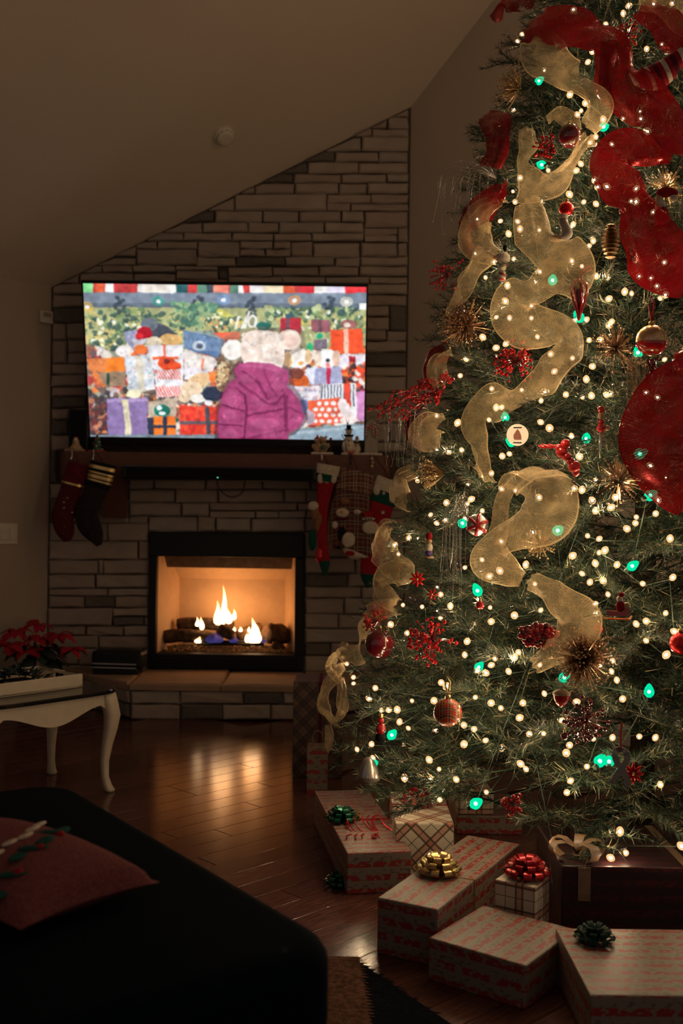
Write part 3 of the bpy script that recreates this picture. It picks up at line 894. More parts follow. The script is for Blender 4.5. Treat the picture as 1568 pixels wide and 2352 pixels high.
# ------------------------------------------------------------------ television and its picture
TW, TH = 720, 404
def paint_picture():
    img = np.zeros((TH, TW, 3)); yy, xx = np.mgrid[0:TH, 0:TW] + 0.5
    pr = np.random.default_rng(5)
    def uv(x, y):          # picture corner coordinates of the study crop -> canvas
        u = 0.5
        for _ in range(3):
            yt = 50 + 15 * u; yb_ = 862 + 23 * u
            v_ = (y - yt) / (yb_ - yt)
            xl = 25 + 33 * v_; xr = 1535 - 20 * v_
            u = (x - xl) / (xr - xl)
        return u * TW, v_ * TH
    def put(mask, c, a=1.0):
        c = np.array(c, float)
        img[mask] = img[mask] * (1 - a) + c * a
    def poly(pts, c, a=1.0):
        p = [uv(*q_) for q_ in pts]
        m_ = np.zeros((TH, TW), bool); n = len(p)
        for i in range(n):
            (x0, y0), (x1, y1) = p[i], p[(i + 1) % n]
            if abs(y1 - y0) < 1e-9: continue
            cond = (yy < max(y0, y1)) & (yy >= min(y0, y1)) & (xx < x0 + (yy - y0) * (x1 - x0) / (y1 - y0))
            m_ ^= cond
        put(m_, c, a); return m_
    def R_(x0, y0, x1, y1, c, a=1.0): return poly([(x0, y0), (x1, y0), (x1, y1), (x0, y1)], c, a)
    def E_(x, y, rx, ry, c, a=1.0, ang=0.0):
        cx, cy = uv(x, y); rx *= TW / 1500.0; ry *= TH / 815.0
        dx, dy = xx - cx, yy - cy
        ca, sa = math.cos(ang), math.sin(ang)
        put(((dx * ca + dy * sa) / rx) ** 2 + ((-dx * sa + dy * ca) / ry) ** 2 < 1, c, a)
    def N_(x0, y0, x1, y1, cols, n, r0=6, r1=16):
        for _ in range(n):
            E_(pr.uniform(x0, x1), pr.uniform(y0, y1), pr.uniform(r0, r1), pr.uniform(r0, r1), cols[pr.integers(len(cols))], 0.85, pr.uniform(0, 3))
    img[:] = (150, 150, 130)
    # shelf above, rail with lights
    cols = [(190, 60, 60), (225, 220, 215), (90, 130, 110), (200, 170, 130), (60, 70, 80), (215, 90, 60), (235, 235, 230)]
    x = 20
    while x < 1540:
        w = pr.uniform(28, 80); R_(x, 40, x + w, 100, cols[pr.integers(len(cols))]); x += w
    for (a, b, c) in [(25, 75, (130, 215, 140)), (355, 465, (225, 215, 205)), (520, 582, (40, 85, 90)), (720, 800, (230, 130, 110)), (910, 985, (235, 225, 225)), (985, 1090, (235, 215, 180)), (1185, 1255, (215, 50, 60)), (1330, 1420, (215, 205, 225)), (1420, 1540, (225, 55, 60))]:
        R_(a, 45, b, 98, c)
    R_(20, 96, 1545, 160, (118, 130, 146)); R_(20, 150, 1545, 176, (96, 108, 122))
    R_(20, 174, 1545, 400, (165, 168, 120))
    for (a, b) in [(280, 430), (700, 900), (1030, 1240)]:
        poly([(a, 180), (a + 60, 180), (b, 260), (b - 80, 260)], (196, 190, 96))
    for (a, b, s_) in [(180, 110, 0), (880, 110, 0), (1290, 110, 0), (590, 100, 0)]:
        for k in range(16):
            E_(a + 40 + pr.uniform(-28, 28), 120 + k * 7, 12, 10, (60, 70, 82), 0.8)
    # garland foliage
    gr = [(92, 120, 92), (132, 152, 100), (70, 96, 84), (178, 176, 120), (58, 80, 78), (206, 186, 120)]
    N_(30, 190, 340, 400, gr, 260, 6, 22); N_(500, 150, 740, 280, [(110, 150, 120), (84, 128, 104), (150, 176, 130), (70, 104, 92)], 160, 6, 20)
    N_(660, 230, 860, 300, gr + [(225, 150, 90)], 90, 6, 16); N_(1000, 170, 1530, 300, gr + [(190, 200, 150)], 220, 6, 20); N_(340, 200, 560, 320, gr, 80, 6, 18)
    N_(40, 230, 330, 380, [(255, 250, 225), (240, 240, 200)], 22, 5, 14); N_(680, 200, 830, 290, [(250, 235, 190)], 12, 5, 11); N_(1050, 190, 1500, 360, [(255, 250, 235), (235, 230, 190)], 24, 5, 12)
    for (a, b, c) in [(425, 140, (40, 160, 130)), (772, 132, (120, 160, 215)), (1150, 134, (240, 150, 80)), (1428, 140, (235, 225, 200)), (45, 170, (235, 175, 70))]:
        E_(a, b, 34, 26, c, 0.55); E_(a, b, 13, 11, (255, 255, 250))
    R_(1495, 146, 1540, 182, (250, 250, 250))
    # letters of the shop sign behind
    for a in (830, 870): poly([(a, 285), (a + 12, 285), (a + 30, 215), (a + 16, 215)], (226, 222, 214)); 
    poly([(860, 285), (890, 285), (915, 190), (905, 190)], (226, 222, 214)); E_(925, 245, 26, 36, (224, 220, 212)); E_(925, 245, 13, 22, (140, 140, 110))
    # mixed pile below
    pile = [(200, 90, 60), (225, 215, 205), (120, 80, 60), (230, 120, 60), (90, 80, 90), (235, 228, 220), (180, 150, 120), (60, 60, 72), (200, 190, 200), (170, 60, 60)]
    N_(30, 390, 760, 880, pile, 520, 10, 34); N_(1080, 380, 1535, 800, pile, 360, 10, 34)
    N_(30, 600, 760, 680, [(60, 56, 60), (110, 90, 80), (70, 60, 60), (190, 170, 150)], 130, 8, 22); N_(40, 660, 160, 870, [(110, 50, 50), (60, 50, 56), (190, 120, 90), (80, 60, 60)], 90, 8, 20)
    # soft toys: a grey one lying, tan ones, white ones
    E_(430, 300, 100, 42, (74, 78, 90), 1, .35); E_(375, 262, 46, 34, (104, 112, 124)); E_(490, 340, 60, 30, (214, 170, 110)); E_(400, 350, 44, 26, (222, 206, 180))
    poly([(240, 300), (310, 290), (365, 345), (300, 405), (245, 345)], (148, 150, 178)); poly([(285, 335), (365, 340), (300, 400)], (202, 196, 206)); E_(350, 305, 40, 32, (168, 26, 40)); E_(322, 322, 22, 18, (200, 44, 50))
    E_(330, 392, 34, 26, (240, 120, 60)); E_(235, 402, 44, 30, (226, 218, 216))
    poly([(40, 440), (120, 440), (250, 430), (240, 510), (130, 515), (50, 500)], (216, 124, 70)); poly([(150, 440), (240, 440), (246, 500), (140, 515)], (248, 128, 44)); poly([(60, 500), (90, 500), (150, 590), (125, 596)], (206, 120, 70))
    # white printed gift
    poly([(240, 430), (385, 420), (405, 605), (265, 625)], (206, 210, 216)); N_(255, 440, 390, 600, [(170, 180, 196), (220, 190, 180), (230, 232, 234), (196, 206, 212)], 60, 5, 11); poly([(300, 430), (335, 428), (352, 620), (322, 622)], (206, 196, 170), .8)
    poly([(110, 515), (240, 512), (245, 585), (150, 590), (120, 560)], (150, 124, 100)); R_(145, 515, 160, 588, (50, 70, 60))
    # gifts with red bow, candy stripes
    poly([(362, 370), (555, 366), (556, 500), (400, 503), (368, 430)], (224, 220, 226)); R_(448, 368, 462, 440, (236, 110, 80)); poly([(390, 432), (530, 428), (530, 442), (392, 446)], (240, 100, 60)); E_(468, 465, 48, 36, (214, 74, 42)); E_(505, 478, 40, 22, (230, 80, 44)); E_(468, 455, 18, 14, (120, 40, 40))
    poly([(402, 505), (553, 500), (556, 640), (412, 650)], (238, 228, 230))
    for k in range(24):
        a = 390 + k * 15
        for (y0, y1) in ((505, 556), (588, 646)):
            poly([(max(a, 404), y0), (min(a + 7, 552), y0), (min(a + 36, 553), y1), (max(a + 29, 410), y1)], (226, 92, 84)) if a < 526 else None
    R_(406, 553, 555, 586, (232, 230, 236))
    # pale gifts, blue herringbone gift
    poly([(560, 400), (730, 440), (715, 510), (560, 500)], (224, 214, 208)); poly([(560, 480), (690, 500), (680, 560), (560, 556)], (214, 208, 214)); poly([(655, 440), (668, 442), (662, 505), (650, 503)], (238, 130, 100))
    poly([(556, 290), (790, 345), (740, 440), (560, 388)], (88, 116, 156))
    for k in range(26):
        a = 560 + k * 9; poly([(a, 296 + k * 2), (a + 3, 296 + k * 2), (a - 6, 385 + k), (a - 10, 385 + k)], (168, 184, 206), .7)
    E_(640, 372, 36, 26, (190, 198, 208), .9); E_(640, 372, 18, 14, (90, 100, 120)); poly([(700, 305), (862, 300), (858, 340), (790, 352)], (236, 100, 70)); poly([(556, 290), (700, 296), (790, 345)], (120, 146, 180), .5)
    # tan toy heap, dark shoe
    E_(640, 560, 66, 40, (222, 184, 140), 1, -.4); E_(600, 605, 60, 40, (230, 202, 168)); E_(560, 650, 34, 28, (216, 190, 160)); E_(630, 655, 40, 26, (240, 232, 224)); E_(720, 540, 30, 30, (240, 120, 60)); E_(710, 630, 56, 40, (44, 50, 70)); E_(690, 678, 24, 16, (226, 226, 232))
    E_(780, 540, 46, 84, (176, 142, 100), 1, .3); N_(735, 450, 860, 600, [(206, 176, 130), (120, 92, 66), (226, 206, 168), (96, 72, 56)], 90, 5, 13)
    # lower row of gifts
    poly([(145, 655), (365, 648), (360, 862), (150, 862)], (136, 114, 164)); poly([(145, 655), (365, 648), (362, 672), (150, 676)], (166, 142, 188)); poly([(228, 660), (262, 660), (278, 862), (246, 862)], (216, 206, 172))
    E_(290, 630, 40, 22, (236, 226, 190)); poly([(365, 672), (520, 655), (515, 750), (368, 760)], (190, 170, 150)); poly([(360, 760), (402, 755), (405, 862), (364, 862)], (46, 52, 72)); E_(440, 720, 44, 34, (30, 110, 96)); E_(425, 705, 16, 14, (226, 246, 240)); E_(440, 735, 20, 10, (236, 250, 246)); E_(515, 770, 16, 12, (20, 110, 96))
    R_(398, 752, 514, 858, (250, 118, 46)); R_(445, 752, 466, 858, (44, 52, 74)); R_(398, 800, 514, 815, (44, 52, 74))
    poly([(530, 692), (745, 700), (742, 850), (538, 852)], (222, 62, 46)); N_(540, 705, 740, 845, [(236, 80, 56), (200, 46, 44)], 46, 8, 18); R_(535, 778, 744, 796, (96, 84, 92)); poly([(668, 700), (690, 700), (702, 850), (680, 850)], (72, 70, 80))
    # right side
    R_(1075, 225, 1185, 310, (172, 46, 60)); R_(1108, 225, 1126, 310, (96, 76, 84)); E_(1125, 215, 26, 14, (60, 90, 100)); R_(1240, 235, 1340, 300, (150, 90, 100)); R_(1275, 235, 1296, 300, (110, 76, 86)); E_(985, 270, 40, 22, (40, 100, 92))
    poly([(1340, 290), (1510, 280), (1518, 412), (1345, 416)], (250, 84, 48)); R_(1412, 284, 1438, 414, (236, 176, 156)); E_(1440, 258, 46, 24, (150, 96, 90)); E_(1430, 262, 18, 14, (226, 206, 196))
    R_(1252, 340, 1322, 386, (116, 104, 118)); E_(1282, 322, 20, 14, (40, 160, 120)); E_(1232, 380, 18, 24, (50, 160, 110))
    R_(1364, 418, 1446, 484, (206, 200, 212)); R_(1440, 425, 1475, 490, (150, 36, 50)); R_(1474, 418, 1530, 470, (214, 206, 216)); N_(1400, 470, 1530, 600, [(226, 70, 40), (60, 46, 50), (240, 120, 60), (236, 226, 220)], 60, 8, 20)
    E_(1170, 440, 62, 54, (240, 230, 220)); E_(1112, 450, 20, 48, (226, 176, 120)); E_(1225, 430, 20, 40, (224, 190, 150)); E_(1180, 466, 14, 10, (240, 160, 80)); E_(1320, 440, 60, 52, (244, 240, 236)); E_(1272, 440, 20, 42, (216, 196, 180)); E_(1372, 440, 22, 44, (214, 180, 160)); E_(1325, 450, 12, 10, (40, 40, 56)); E_(1325, 478, 12, 14, (240, 130, 130))
    poly([(1215, 490), (1400, 485), (1404, 576), (1240, 584), (1200, 540)], (164, 166, 200)); poly([(1215, 490), (1260, 488), (1250, 582), (1200, 540)], (214, 218, 236)); poly([(1315, 488), (1336, 488), (1340, 578), (1320, 580)], (190, 44, 76))
    E_(1170, 560, 54, 36, (206, 92, 44)); E_(1155, 520, 40, 30, (120, 64, 52))
    poly([(1115, 592), (1280, 584), (1280, 680), (1130, 680)], (222, 218, 226)); N_(1130, 600, 1275, 675, [(150, 160, 190), (220, 160, 160)], 34, 4, 8)
    poly([(1284, 580), (1475, 572), (1480, 760), (1290, 720)], (234, 232, 234))
    for k in range(11): R_(1290 + k * 17, 580, 1296 + k * 17, 700, (76, 84, 112))
    poly([(1410, 574), (1444, 573), (1450, 755), (1418, 752)], (232, 72, 52)); poly([(1478, 620), (1525, 615), (1525, 780), (1480, 770)], (196, 130, 180))
    poly([(1215, 670), (1390, 650), (1410, 790), (1240, 800)], (238, 96, 70))
    for i in range(5):
        for j in range(4): E_(1245 + i * 36 + (j % 2) * 14, 682 + j * 32, 13, 11, (240, 226, 222))
    E_(1420, 720, 30, 70, (240, 224, 224), 1, -.4); E_(1440, 770, 46, 22, (236, 214, 210)); E_(1190, 700, 30, 40, (96, 116, 170)); E_(1230, 760, 26, 40, (176, 156, 170)); E_(1240, 690, 24, 22, (240, 100, 60))
    # pavement and kerb
    poly([(1120, 860), (1170, 822), (1535, 790), (1535, 900), (1120, 900)], (134, 154, 168)); poly([(1150, 836), (1535, 800), (1535, 816), (1160, 850)], (164, 180, 190)); R_(40, 852, 745, 890, (120, 134, 146))
    # child seen from behind: bear hat, padded coat with hood
    poly([(760, 330), (850, 290), (960, 270), (1080, 280), (1200, 290), (1215, 380), (1130, 420), (1110, 500), (860, 510), (750, 450)], (120, 104, 92), .45)
    poly([(720, 890), (722, 760), (745, 630), (790, 555), (815, 490), (850, 450), (1040, 450), (1130, 490), (1150, 600), (1205, 680), (1220, 770), (1140, 860)], (70, 44, 60), .55)
    hat = (236, 214, 202)
    E_(820, 392, 56, 54, (244, 236, 228)); E_(1120, 342, 64, 54, (240, 214, 200)); E_(1122, 346, 40, 34, (226, 190, 176), .6)
    poly([(870, 330), (900, 298), (970, 286), (1060, 300), (1090, 350), (1096, 440), (1080, 490), (960, 500), (880, 480), (856, 400)], hat); N_(870, 300, 1090, 480, [(246, 234, 224), (228, 208, 194)], 120, 6, 14)
    coat, dk, lt = (160, 64, 110), (112, 36, 74), (188, 96, 138)
    poly([(740, 880), (740, 760), (760, 640), (800, 570), (860, 530), (1080, 560), (1130, 610), (1180, 680), (1200, 760), (1170, 815), (1115, 850), (1115, 890)], coat)
    poly([(740, 790), (868, 800), (870, 808), (742, 800)], dk); poly([(756, 682), (880, 720), (880, 730), (756, 692)], dk); poly([(808, 572), (880, 640), (884, 740), (868, 880), (878, 880), (896, 740), (892, 636)], dk)
    poly([(890, 740), (1110, 700), (1112, 712), (892, 754)], dk, .8); poly([(884, 870), (1112, 820), (1112, 832), (884, 880)], dk, .6); poly([(1090, 640), (1112, 640), (1110, 800), (1100, 840), (1090, 800)], dk, .8)
    poly([(1112, 690), (1180, 730), (1180, 740), (1112, 702)], dk, .7); E_(1160, 770, 30, 16, (190, 90, 136), .5)
    E_(810, 650, 34, 50, lt, .4); E_(800, 740, 36, 30, lt, .4); E_(970, 660, 56, 40, lt, .3); E_(990, 790, 80, 30, lt, .35); E_(800, 845, 40, 26, lt, .35); E_(1020, 850, 60, 20, lt, .3)
    poly([(822, 500), (850, 468), (900, 458), (1030, 468), (1110, 500), (1118, 560), (1090, 620), (1040, 668), (1000, 664), (930, 610), (850, 560)], coat); poly([(850, 470), (1030, 468), (1110, 505), (1060, 512), (960, 490), (880, 486)], lt, .6)
    poly([(870, 500), (960, 560), (1010, 660), (1000, 662), (945, 570), (868, 512)], dk, .8); poly([(985, 500), (1010, 560), (1060, 640), (1050, 648), (1000, 565), (980, 505)], dk, .5); E_(1060, 560, 40, 50, lt, .35); E_(900, 545, 40, 24, lt, .35)
    poly([(850, 562), (940, 622), (1000, 672), (1045, 672), (1095, 622), (1100, 634), (1050, 690), (995, 686), (930, 634), (848, 574)], dk, .7)
    # photographic unevenness: small flecks, then a gentle warp so no outline is ruler straight
    for _ in range(1500):
        x_, y_ = pr.integers(6, TW - 6), pr.integers(int(TH * .22), TH - 6)
        cc = img[y_, x_] * pr.uniform(.62, 1.38) + pr.uniform(-8, 8)
        rr = pr.uniform(1.0, 3.4); sl = (slice(max(y_ - 5, 0), y_ + 6), slice(max(x_ - 5, 0), x_ + 6))
        mk_ = ((xx[sl] - x_) / rr) ** 2 + ((yy[sl] - y_) / (rr * pr.uniform(.5, 1.6))) ** 2 < 1
        img[sl][mk_] = img[sl][mk_] * .5 + np.clip(cc, 0, 255) * .5
    def smooth_noise(n_, amp):
        g_ = pr.normal(size=(TH // n_ + 3, TW // n_ + 3))
        fy, fx = yy / n_, xx / n_; iy, ix = fy.astype(int), fx.astype(int); ty, tx_ = fy - iy, fx - ix
        return amp * (g_[iy, ix] * (1 - ty) * (1 - tx_) + g_[iy + 1, ix] * ty * (1 - tx_) + g_[iy, ix + 1] * (1 - ty) * tx_ + g_[iy + 1, ix + 1] * ty * tx_)
    wx = np.clip(xx + smooth_noise(14, 1.0) + smooth_noise(6, .45), 0, TW - 1).astype(int); wy = np.clip(yy + smooth_noise(14, 1.0) + smooth_noise(6, .45), 0, TH - 1).astype(int)
    img = img[wy, wx]
    img = img * (1 + smooth_noise(9, .06) + smooth_noise(22, .05))[..., None]
    img = np.clip(128 + (img - 126) * 1.04 + 12, 0, 255)
    gl = img.mean(2)
    for _ in range(5):
        gl = (gl + np.roll(gl, 1, 0) + np.roll(gl, -1, 0) + np.roll(gl, 1, 1) + np.roll(gl, -1, 1)) / 5
    img = img + ((np.roll(gl, -4, 0) + np.roll(gl, -3, 1)) - (np.roll(gl, 4, 0) + np.roll(gl, 3, 1)))[..., None] * -.16
    img = np.clip(img, 0, 255)
    # soften, fade to the panel's own contrast
    for _ in range(2):
        b = img.copy()
        b[1:-1, 1:-1] = (img[1:-1, 1:-1] * 4 + img[:-2, 1:-1] * 2 + img[2:, 1:-1] * 2 + img[1:-1, :-2] * 2 + img[1:-1, 2:] * 2 + img[:-2, :-2] + img[2:, 2:] + img[:-2, 2:] + img[2:, :-2]) / 16
        img = b
    return np.clip(img / 255.0, 0, 1)

pic = paint_picture()
im = bpy.data.images.new('television_picture', TW, TH)
buf = np.ones((TH, TW, 4), np.float32); buf[..., :3] = pic[::-1]
im.pixels.foreach_set(buf.ravel()); im.update(); im.pack()
def screen_mat():
    m = NT('lit_television_picture')
    m.t.nodes.remove(m.b)
    tx = m.n('ShaderNodeTexImage'); tx.image = im; tx.extension = 'EXTEND'
    uv = m.n('ShaderNodeUVMap'); m.l(uv.outputs[0], tx.inputs[0])
    e = m.n('ShaderNodeEmission'); m.l(tx.outputs[0], e.inputs[0]); e.inputs[1].default_value = 1.0
    m.l(e.outputs[0], m.out.inputs[0])
    return m.mat
dT, dB = 5.80, 6.03
tl, tr_, bl, br = P(188, 643, dT), P(848, 652, dT), P(205, 1018, dB), P(838, 1026, dB)
bot = (bl + br) / 2; top = (tl + tr_) / 2
tw = ((tr_ - tl).length + (br - bl).length) / 2
hvec = top - bot; thh = hvec.length
tilt = math.atan2(bot.y - top.y, top.z - bot.z)
tv = thing('television', 'large flat television leaning forward on the stone wall, showing a child before gifts', 'television', bot, rot=(tilt, 0, 0))
part_box('body', (0, 0.018, thh / 2), (tw, 0.036, thh), M['black_plastic'], tv, 0.004)
bz = 0.016
part_box('bezel', (0, -0.003, thh - bz * .55), (tw, 0.006, bz * 1.1), M['black_plastic'], tv, 0.001)
part_box('bezel', (0, -0.003, 0.019), (tw, 0.006, 0.038), M['black_plastic'], tv, 0.001)
for s in (-1, 1):
    part_box('bezel', (s * (tw / 2 - bz * .3), -0.003, thh / 2), (bz * .6, 0.006, thh), M['black_plastic'], tv, 0.001)
sx = tw / 2 - bz * .6; z0_, z1_ = 0.038, thh - bz * 1.1
sme = mesh('screen', [(-sx, -0.0005, z0_), (sx, -0.0005, z0_), (sx, -0.0005, z1_), (-sx, -0.0005, z1_)], [(0, 1, 2, 3)], screen_mat())
uvl = sme.uv_layers.new(name='UVMap')
for i, c in enumerate([(0, 0), (1, 0), (1, 1), (0, 1)]): uvl.data[i].uv = c
tag(link('screen', sme, tv), 'lit screen with a picture of gifts and a child in a pink coat')
part_box('wall_bracket', (0, 0.052, thh * .3), (0.5, 0.03, 0.2), M['black_metal'], tv, 0.003)

spk = thing('speaker', 'small black speaker on the mantel behind the television corner', 'speaker', P(183, 1038, D - 0.10))
kz = P(183, 940, D - .1).z - P(183, 1038, D - .1).z
spk.location.z = mz1 + 0.001
part_box('cabinet', (0, 0.0, kz / 2), (0.11, 0.085, kz), M['black_plastic'], spk, 0.006)
part_box('grille_cloth', (0, -0.044, kz / 2), (0.09, 0.003, kz - .02), M['black_felt'], spk, 0.001)
# ------------------------------------------------------------------ stockings
def sock_rings(path, d, thick=0.38, seg=16, grow=0.0):
    """path: (px, py, half width px); flat oval sections swept down the leg and round the foot"""
    pts = [(P(a, b, d), h / F * d) for a, b, h in path]
    cs = catmull([p for p, h in pts], 4); hs = [v_.x for v_ in catmull([Vector((h, 0, 0)) for p, h in pts], 4)]
    rings = []
    for i, c in enumerate(cs):
        t = cs[min(i + 1, len(cs) - 1)] - cs[max(i - 1, 0)]
        t.normalize()
        s = Vector((t.z, 0, -t.x)); h = max(hs[i], 0.002) + grow
        tk = min(h * thick, 0.022) + grow
        rings.append([c + s * h * math.cos(2 * math.pi * k / seg) + Vector((0, 1, 0)) * tk * math.sin(2 * math.pi * k / seg) for k in range(seg)])
    return rings
def sub(path, f0, f1, n=5):
    c = catmull([Vector(p) for p in path], 8)
    a, b = int(f0 * (len(c) - 1)), int(f1 * (len(c) - 1))
    return [tuple(c[a + round((b - a) * i / (n - 1))]) for i in range(n)]
def stocking(label, path, d, body, bands, loop_from):
    """bands: (name, start, end, material, grow)"""
    o = thing('christmas_stocking', label, 'stocking', group='stockings hung from the mantel')
    MB().loft(sock_rings(path, d)).obj('sock', body, o, True)
    for nm, a, b, mt_, gr in bands:
        MB().loft(sock_rings(sub(path, a, b), d, grow=gr)).obj(nm, mt_, o, True)
    p = P(*path[0][:2], d)
    MB().tube([P(*loop_from, d), p.lerp(P(*loop_from, d), .5) + Vector((.004, 0, 0)), p - Vector((0, 0, .01))], 0.0028, 5).obj('hanging_loop', M['maroon_felt'], o, True)
    return o
SD = MY0 - 0.05
def disc(parent, name, px, py, rx, ry, d, mat, thick=0.006, ang=0.0):
    p = P(px, py, d); k = d / F
    b = MB().ball((0, 0, 0), 1.0, 2, 0, (rx * k, thick, ry * k))
    return b.obj(name, mat, parent, True, loc=p, rot=(0, ang, 0))
s1 = stocking('maroon sequined stocking with a thin gold line, nearest the left wall', [(180, 1064, 21), (171, 1095, 24), (163, 1125, 25), (152, 1158, 25), (145, 1185, 27), (147, 1208, 24), (152, 1228, 19), (154, 1244, 7)], SD, M['maroon_felt'],
              [('cuff', 0.0, 0.22, plain('wine_velvet', (0.11, 0.010, 0.02), 0.8, spec=0.1), 0.004), ('gold_trim', 0.215, 0.235, M['gold'], 0.0045)], (172, 1040))
for k in range(16):
    px, py = random.uniform(140, 172), random.uniform(1125, 1228)
    disc(s1, 'sequin', px, py, 2.6, 1.5, SD - 0.021, M['red_dark'] if k % 4 else M['silver'], 0.0015)
stocking('black stocking with a gold braided cuff, second from the left wall', [(238, 1064, 30), (232, 1090, 29), (224, 1118, 27), (210, 1148, 26), (199, 1178, 27), (205, 1206, 27), (219, 1230, 20), (228, 1253, 7)], SD - 0.03, plain('black_sock_cloth', (0.025, 0.018, 0.018), 0.9, spec=0.1),
         [('cuff', 0.0, 0.30, M['black_felt'], 0.004), ('gold_braid', 0.06, 0.10, M['gold'], 0.0055), ('gold_braid', 0.13, 0.145, M['gold'], 0.0055), ('gold_braid', 0.17, 0.20, M['gold'], 0.0055), ('gold_braid', 0.225, 0.24, M['gold'], 0.0055)], (222, 1040))
s3 = stocking('narrow red stocking with a cream and green icicle cuff beside the soundbar', [(755, 1068, 25), (751, 1090, 24), (747, 1112, 20), (743, 1140, 16), (739, 1180, 13), (739, 1225, 12), (742, 1262, 12), (745, 1292, 12), (746, 1322, 3)], SD - 0.012, M['red_felt'],
              [('cuff', 0.0, 0.14, M['cream_felt'], 0.005), ('green_band', 0.13, 0.225, M['green_felt'], 0.003), ('toe', 0.86, 1.0, M['green_felt'], 0.002)], (740, 1042))
for a in (736, 751, 766): disc(s3, 'icicle', a, 1099, 8, 12, SD - 0.03, M['cream_felt'], 0.005)
disc(s3, 'reindeer_face', 719, 1162, 13, 11, SD - 0.02, M['cream_felt'], 0.010); disc(s3, 'reindeer_head', 724, 1178, 11, 18, SD - 0.016, M['brown_felt'], 0.010); disc(s3, 'reindeer_body', 733, 1192, 10, 22, SD - 0.014, M['brown_felt'], 0.012); disc(s3, 'reindeer_leg', 729, 1206, 7, 18, SD - 0.016, M['brown_felt'], 0.008)
disc(s3, 'holly_leaf', 717, 1240, 10, 26, SD - 0.012, M['green_felt'], 0.008); disc(s3, 'candy_ribbon', 733, 1275, 9, 18, SD - 0.022, M['foil_red'], 0.008)
s4 = stocking('wide red tartan stocking with a snowman and penguin, hung in the middle of three', [(822, 1082, 39), (815, 1112, 40), (807, 1150, 43), (802, 1190, 48), (808, 1226, 56), (818, 1254, 46), (812, 1276, 22), (810, 1284, 5)], SD - 0.005, M['plaid_red'],
              [('cuff', 0.0, 0.22, plaid('tartan_cuff_cloth', (0.11, 0.03, 0.025, 1), (0.04, 0.02, 0.02, 1), (0.38, 0.29, 0.18, 1), 16, False, rough=0.9), 0.005), ('sole', 0.80, 1.0, M['cream_felt'], 0.001)], (806, 1044))
fd = SD - 0.032
for nm, a, b, rx, ry, mt_ in [('snowman_hat', 792, 1152, 11, 8, 'brown_felt'), ('snowman_face', 786, 1178, 16, 11, 'cream_felt'), ('snowman_nose', 784, 1176, 5, 3, 'orange'), ('scarf', 784, 1191, 14, 4, 'maroon_felt'), ('mitten', 820, 1176, 9, 6, 'cream_felt'),
                             ('mitten', 769, 1206, 7, 9, 'cream_felt'), ('penguin_back', 785, 1226, 10, 17, 'black_felt'), ('penguin_belly', 800, 1240, 16, 18, 'cream_felt'), ('penguin_foot', 778, 1258, 7, 4, 'black_felt'), ('red_boot', 803, 1271, 12, 6, 'red_felt'),
                             ('beard', 850, 1212, 20, 16, 'cream_felt'), ('santa_hat', 846, 1182, 14, 9, 'red_felt'), ('hat_band', 846, 1192, 16, 4, 'cream_felt')]:
    disc(s4, nm, a, b, rx, ry, fd - (0.004 if nm in ('snowman_nose', 'penguin_belly', 'hat_band') else 0), M[mt_], 0.007)
for k in range(3): disc(s4, 'hat_badge', 840 + k * 6, 1192, 2.2, 2.6, fd - 0.010, M['green_felt'], 0.003)
s5 = stocking('red stocking with a cream and green icicle cuff and star, nearest the tree', [(897, 1103, 31), (886, 1130, 31), (874, 1166, 28), (866, 1204, 25), (858, 1250, 24), (850, 1292, 22), (846, 1322, 18), (847, 1350, 5)], SD + 0.012, M['red_felt'],
              [('cuff', 0.0, 0.15, M['cream_felt'], 0.005), ('green_band', 0.13, 0.26, M['green_felt'], 0.003), ('toe', 0.85, 1.0, M['green_felt'], 0.002)], (857, 1044))
for a, b in ((865, 1129), (883, 1138), (900, 1146)): disc(s5, 'icicle', a, b - 4, 9, 13, SD - 0.008, M['cream_felt'], 0.005)
st = MB()
sv = [(math.sin(k * math.pi / 5) * (0.013 if k % 2 == 0 else 0.005), math.cos(k * math.pi / 5) * (0.013 if k % 2 == 0 else 0.005)) for k in range(10)]
st.prism(sv, 0, -0.004)
st.obj('star', M['resin_white'], s5, loc=P(879, 1177, SD - 0.012))

# ------------------------------------------------------------------ stocking holders standing on the mantel
MZ = mz1 + 0.0005
def holder(label, px, yoff=0.075):
    p = P(px, 1040, MY0 + yoff)
    return thing('stocking_holder', label, 'figurine', (p.x, p.y, MZ), group='stocking holders on the mantel')
def lump(o, nm, x, y, z, r, mat, sc=(1, 1, 1)):
    return MB().ball((x, y, z), r, 2, 0, sc).obj(nm, M[mat], o, True)
def bearish(o, x, y, s, body, hat=None):
    lump(o, 'body', x, y, .030 * s + .012, .026 * s, body, (1, .85, 1.15)); lump(o, 'head', x, y - .004, .073 * s + .012, .019 * s, body)
    for e in (-1, 1): lump(o, 'ear', x + e * .014 * s, y, .090 * s + .012, .007 * s, body)
    for e in (-1, 1): lump(o, 'arm', x + e * .024 * s, y - .010, .040 * s + .012, .010 * s, body, (1, 1, 1.6))
    if hat: MB().lathe([(.016 * s, .086 * s + .012), (.010 * s, .1 * s + .012), (0, .118 * s + .012)], 12, M=Matrix.Translation((x, y, 0))).obj('hat', M[hat], o, True)
def snow_base(o, w, mat='resin_white', h=.014):
    MB().box((0, 0, h / 2), (w, .09, h), .006).obj('base', M[mat], o)
def hook(o, x=0.0, mat='silver', ln=.05):
    MB().tube([(x, -.04, .006), (x, -.086, .004), (x, -.090, -.02), (x, -.094, -ln), (x, -.10, -ln - .004), (x, -.108, -ln + .012)], .004, 6).obj('hook', M[mat], o, True)
h1 = holder('cream stocking holder shaped like a snowy cottage, at the left mantel end', 174)
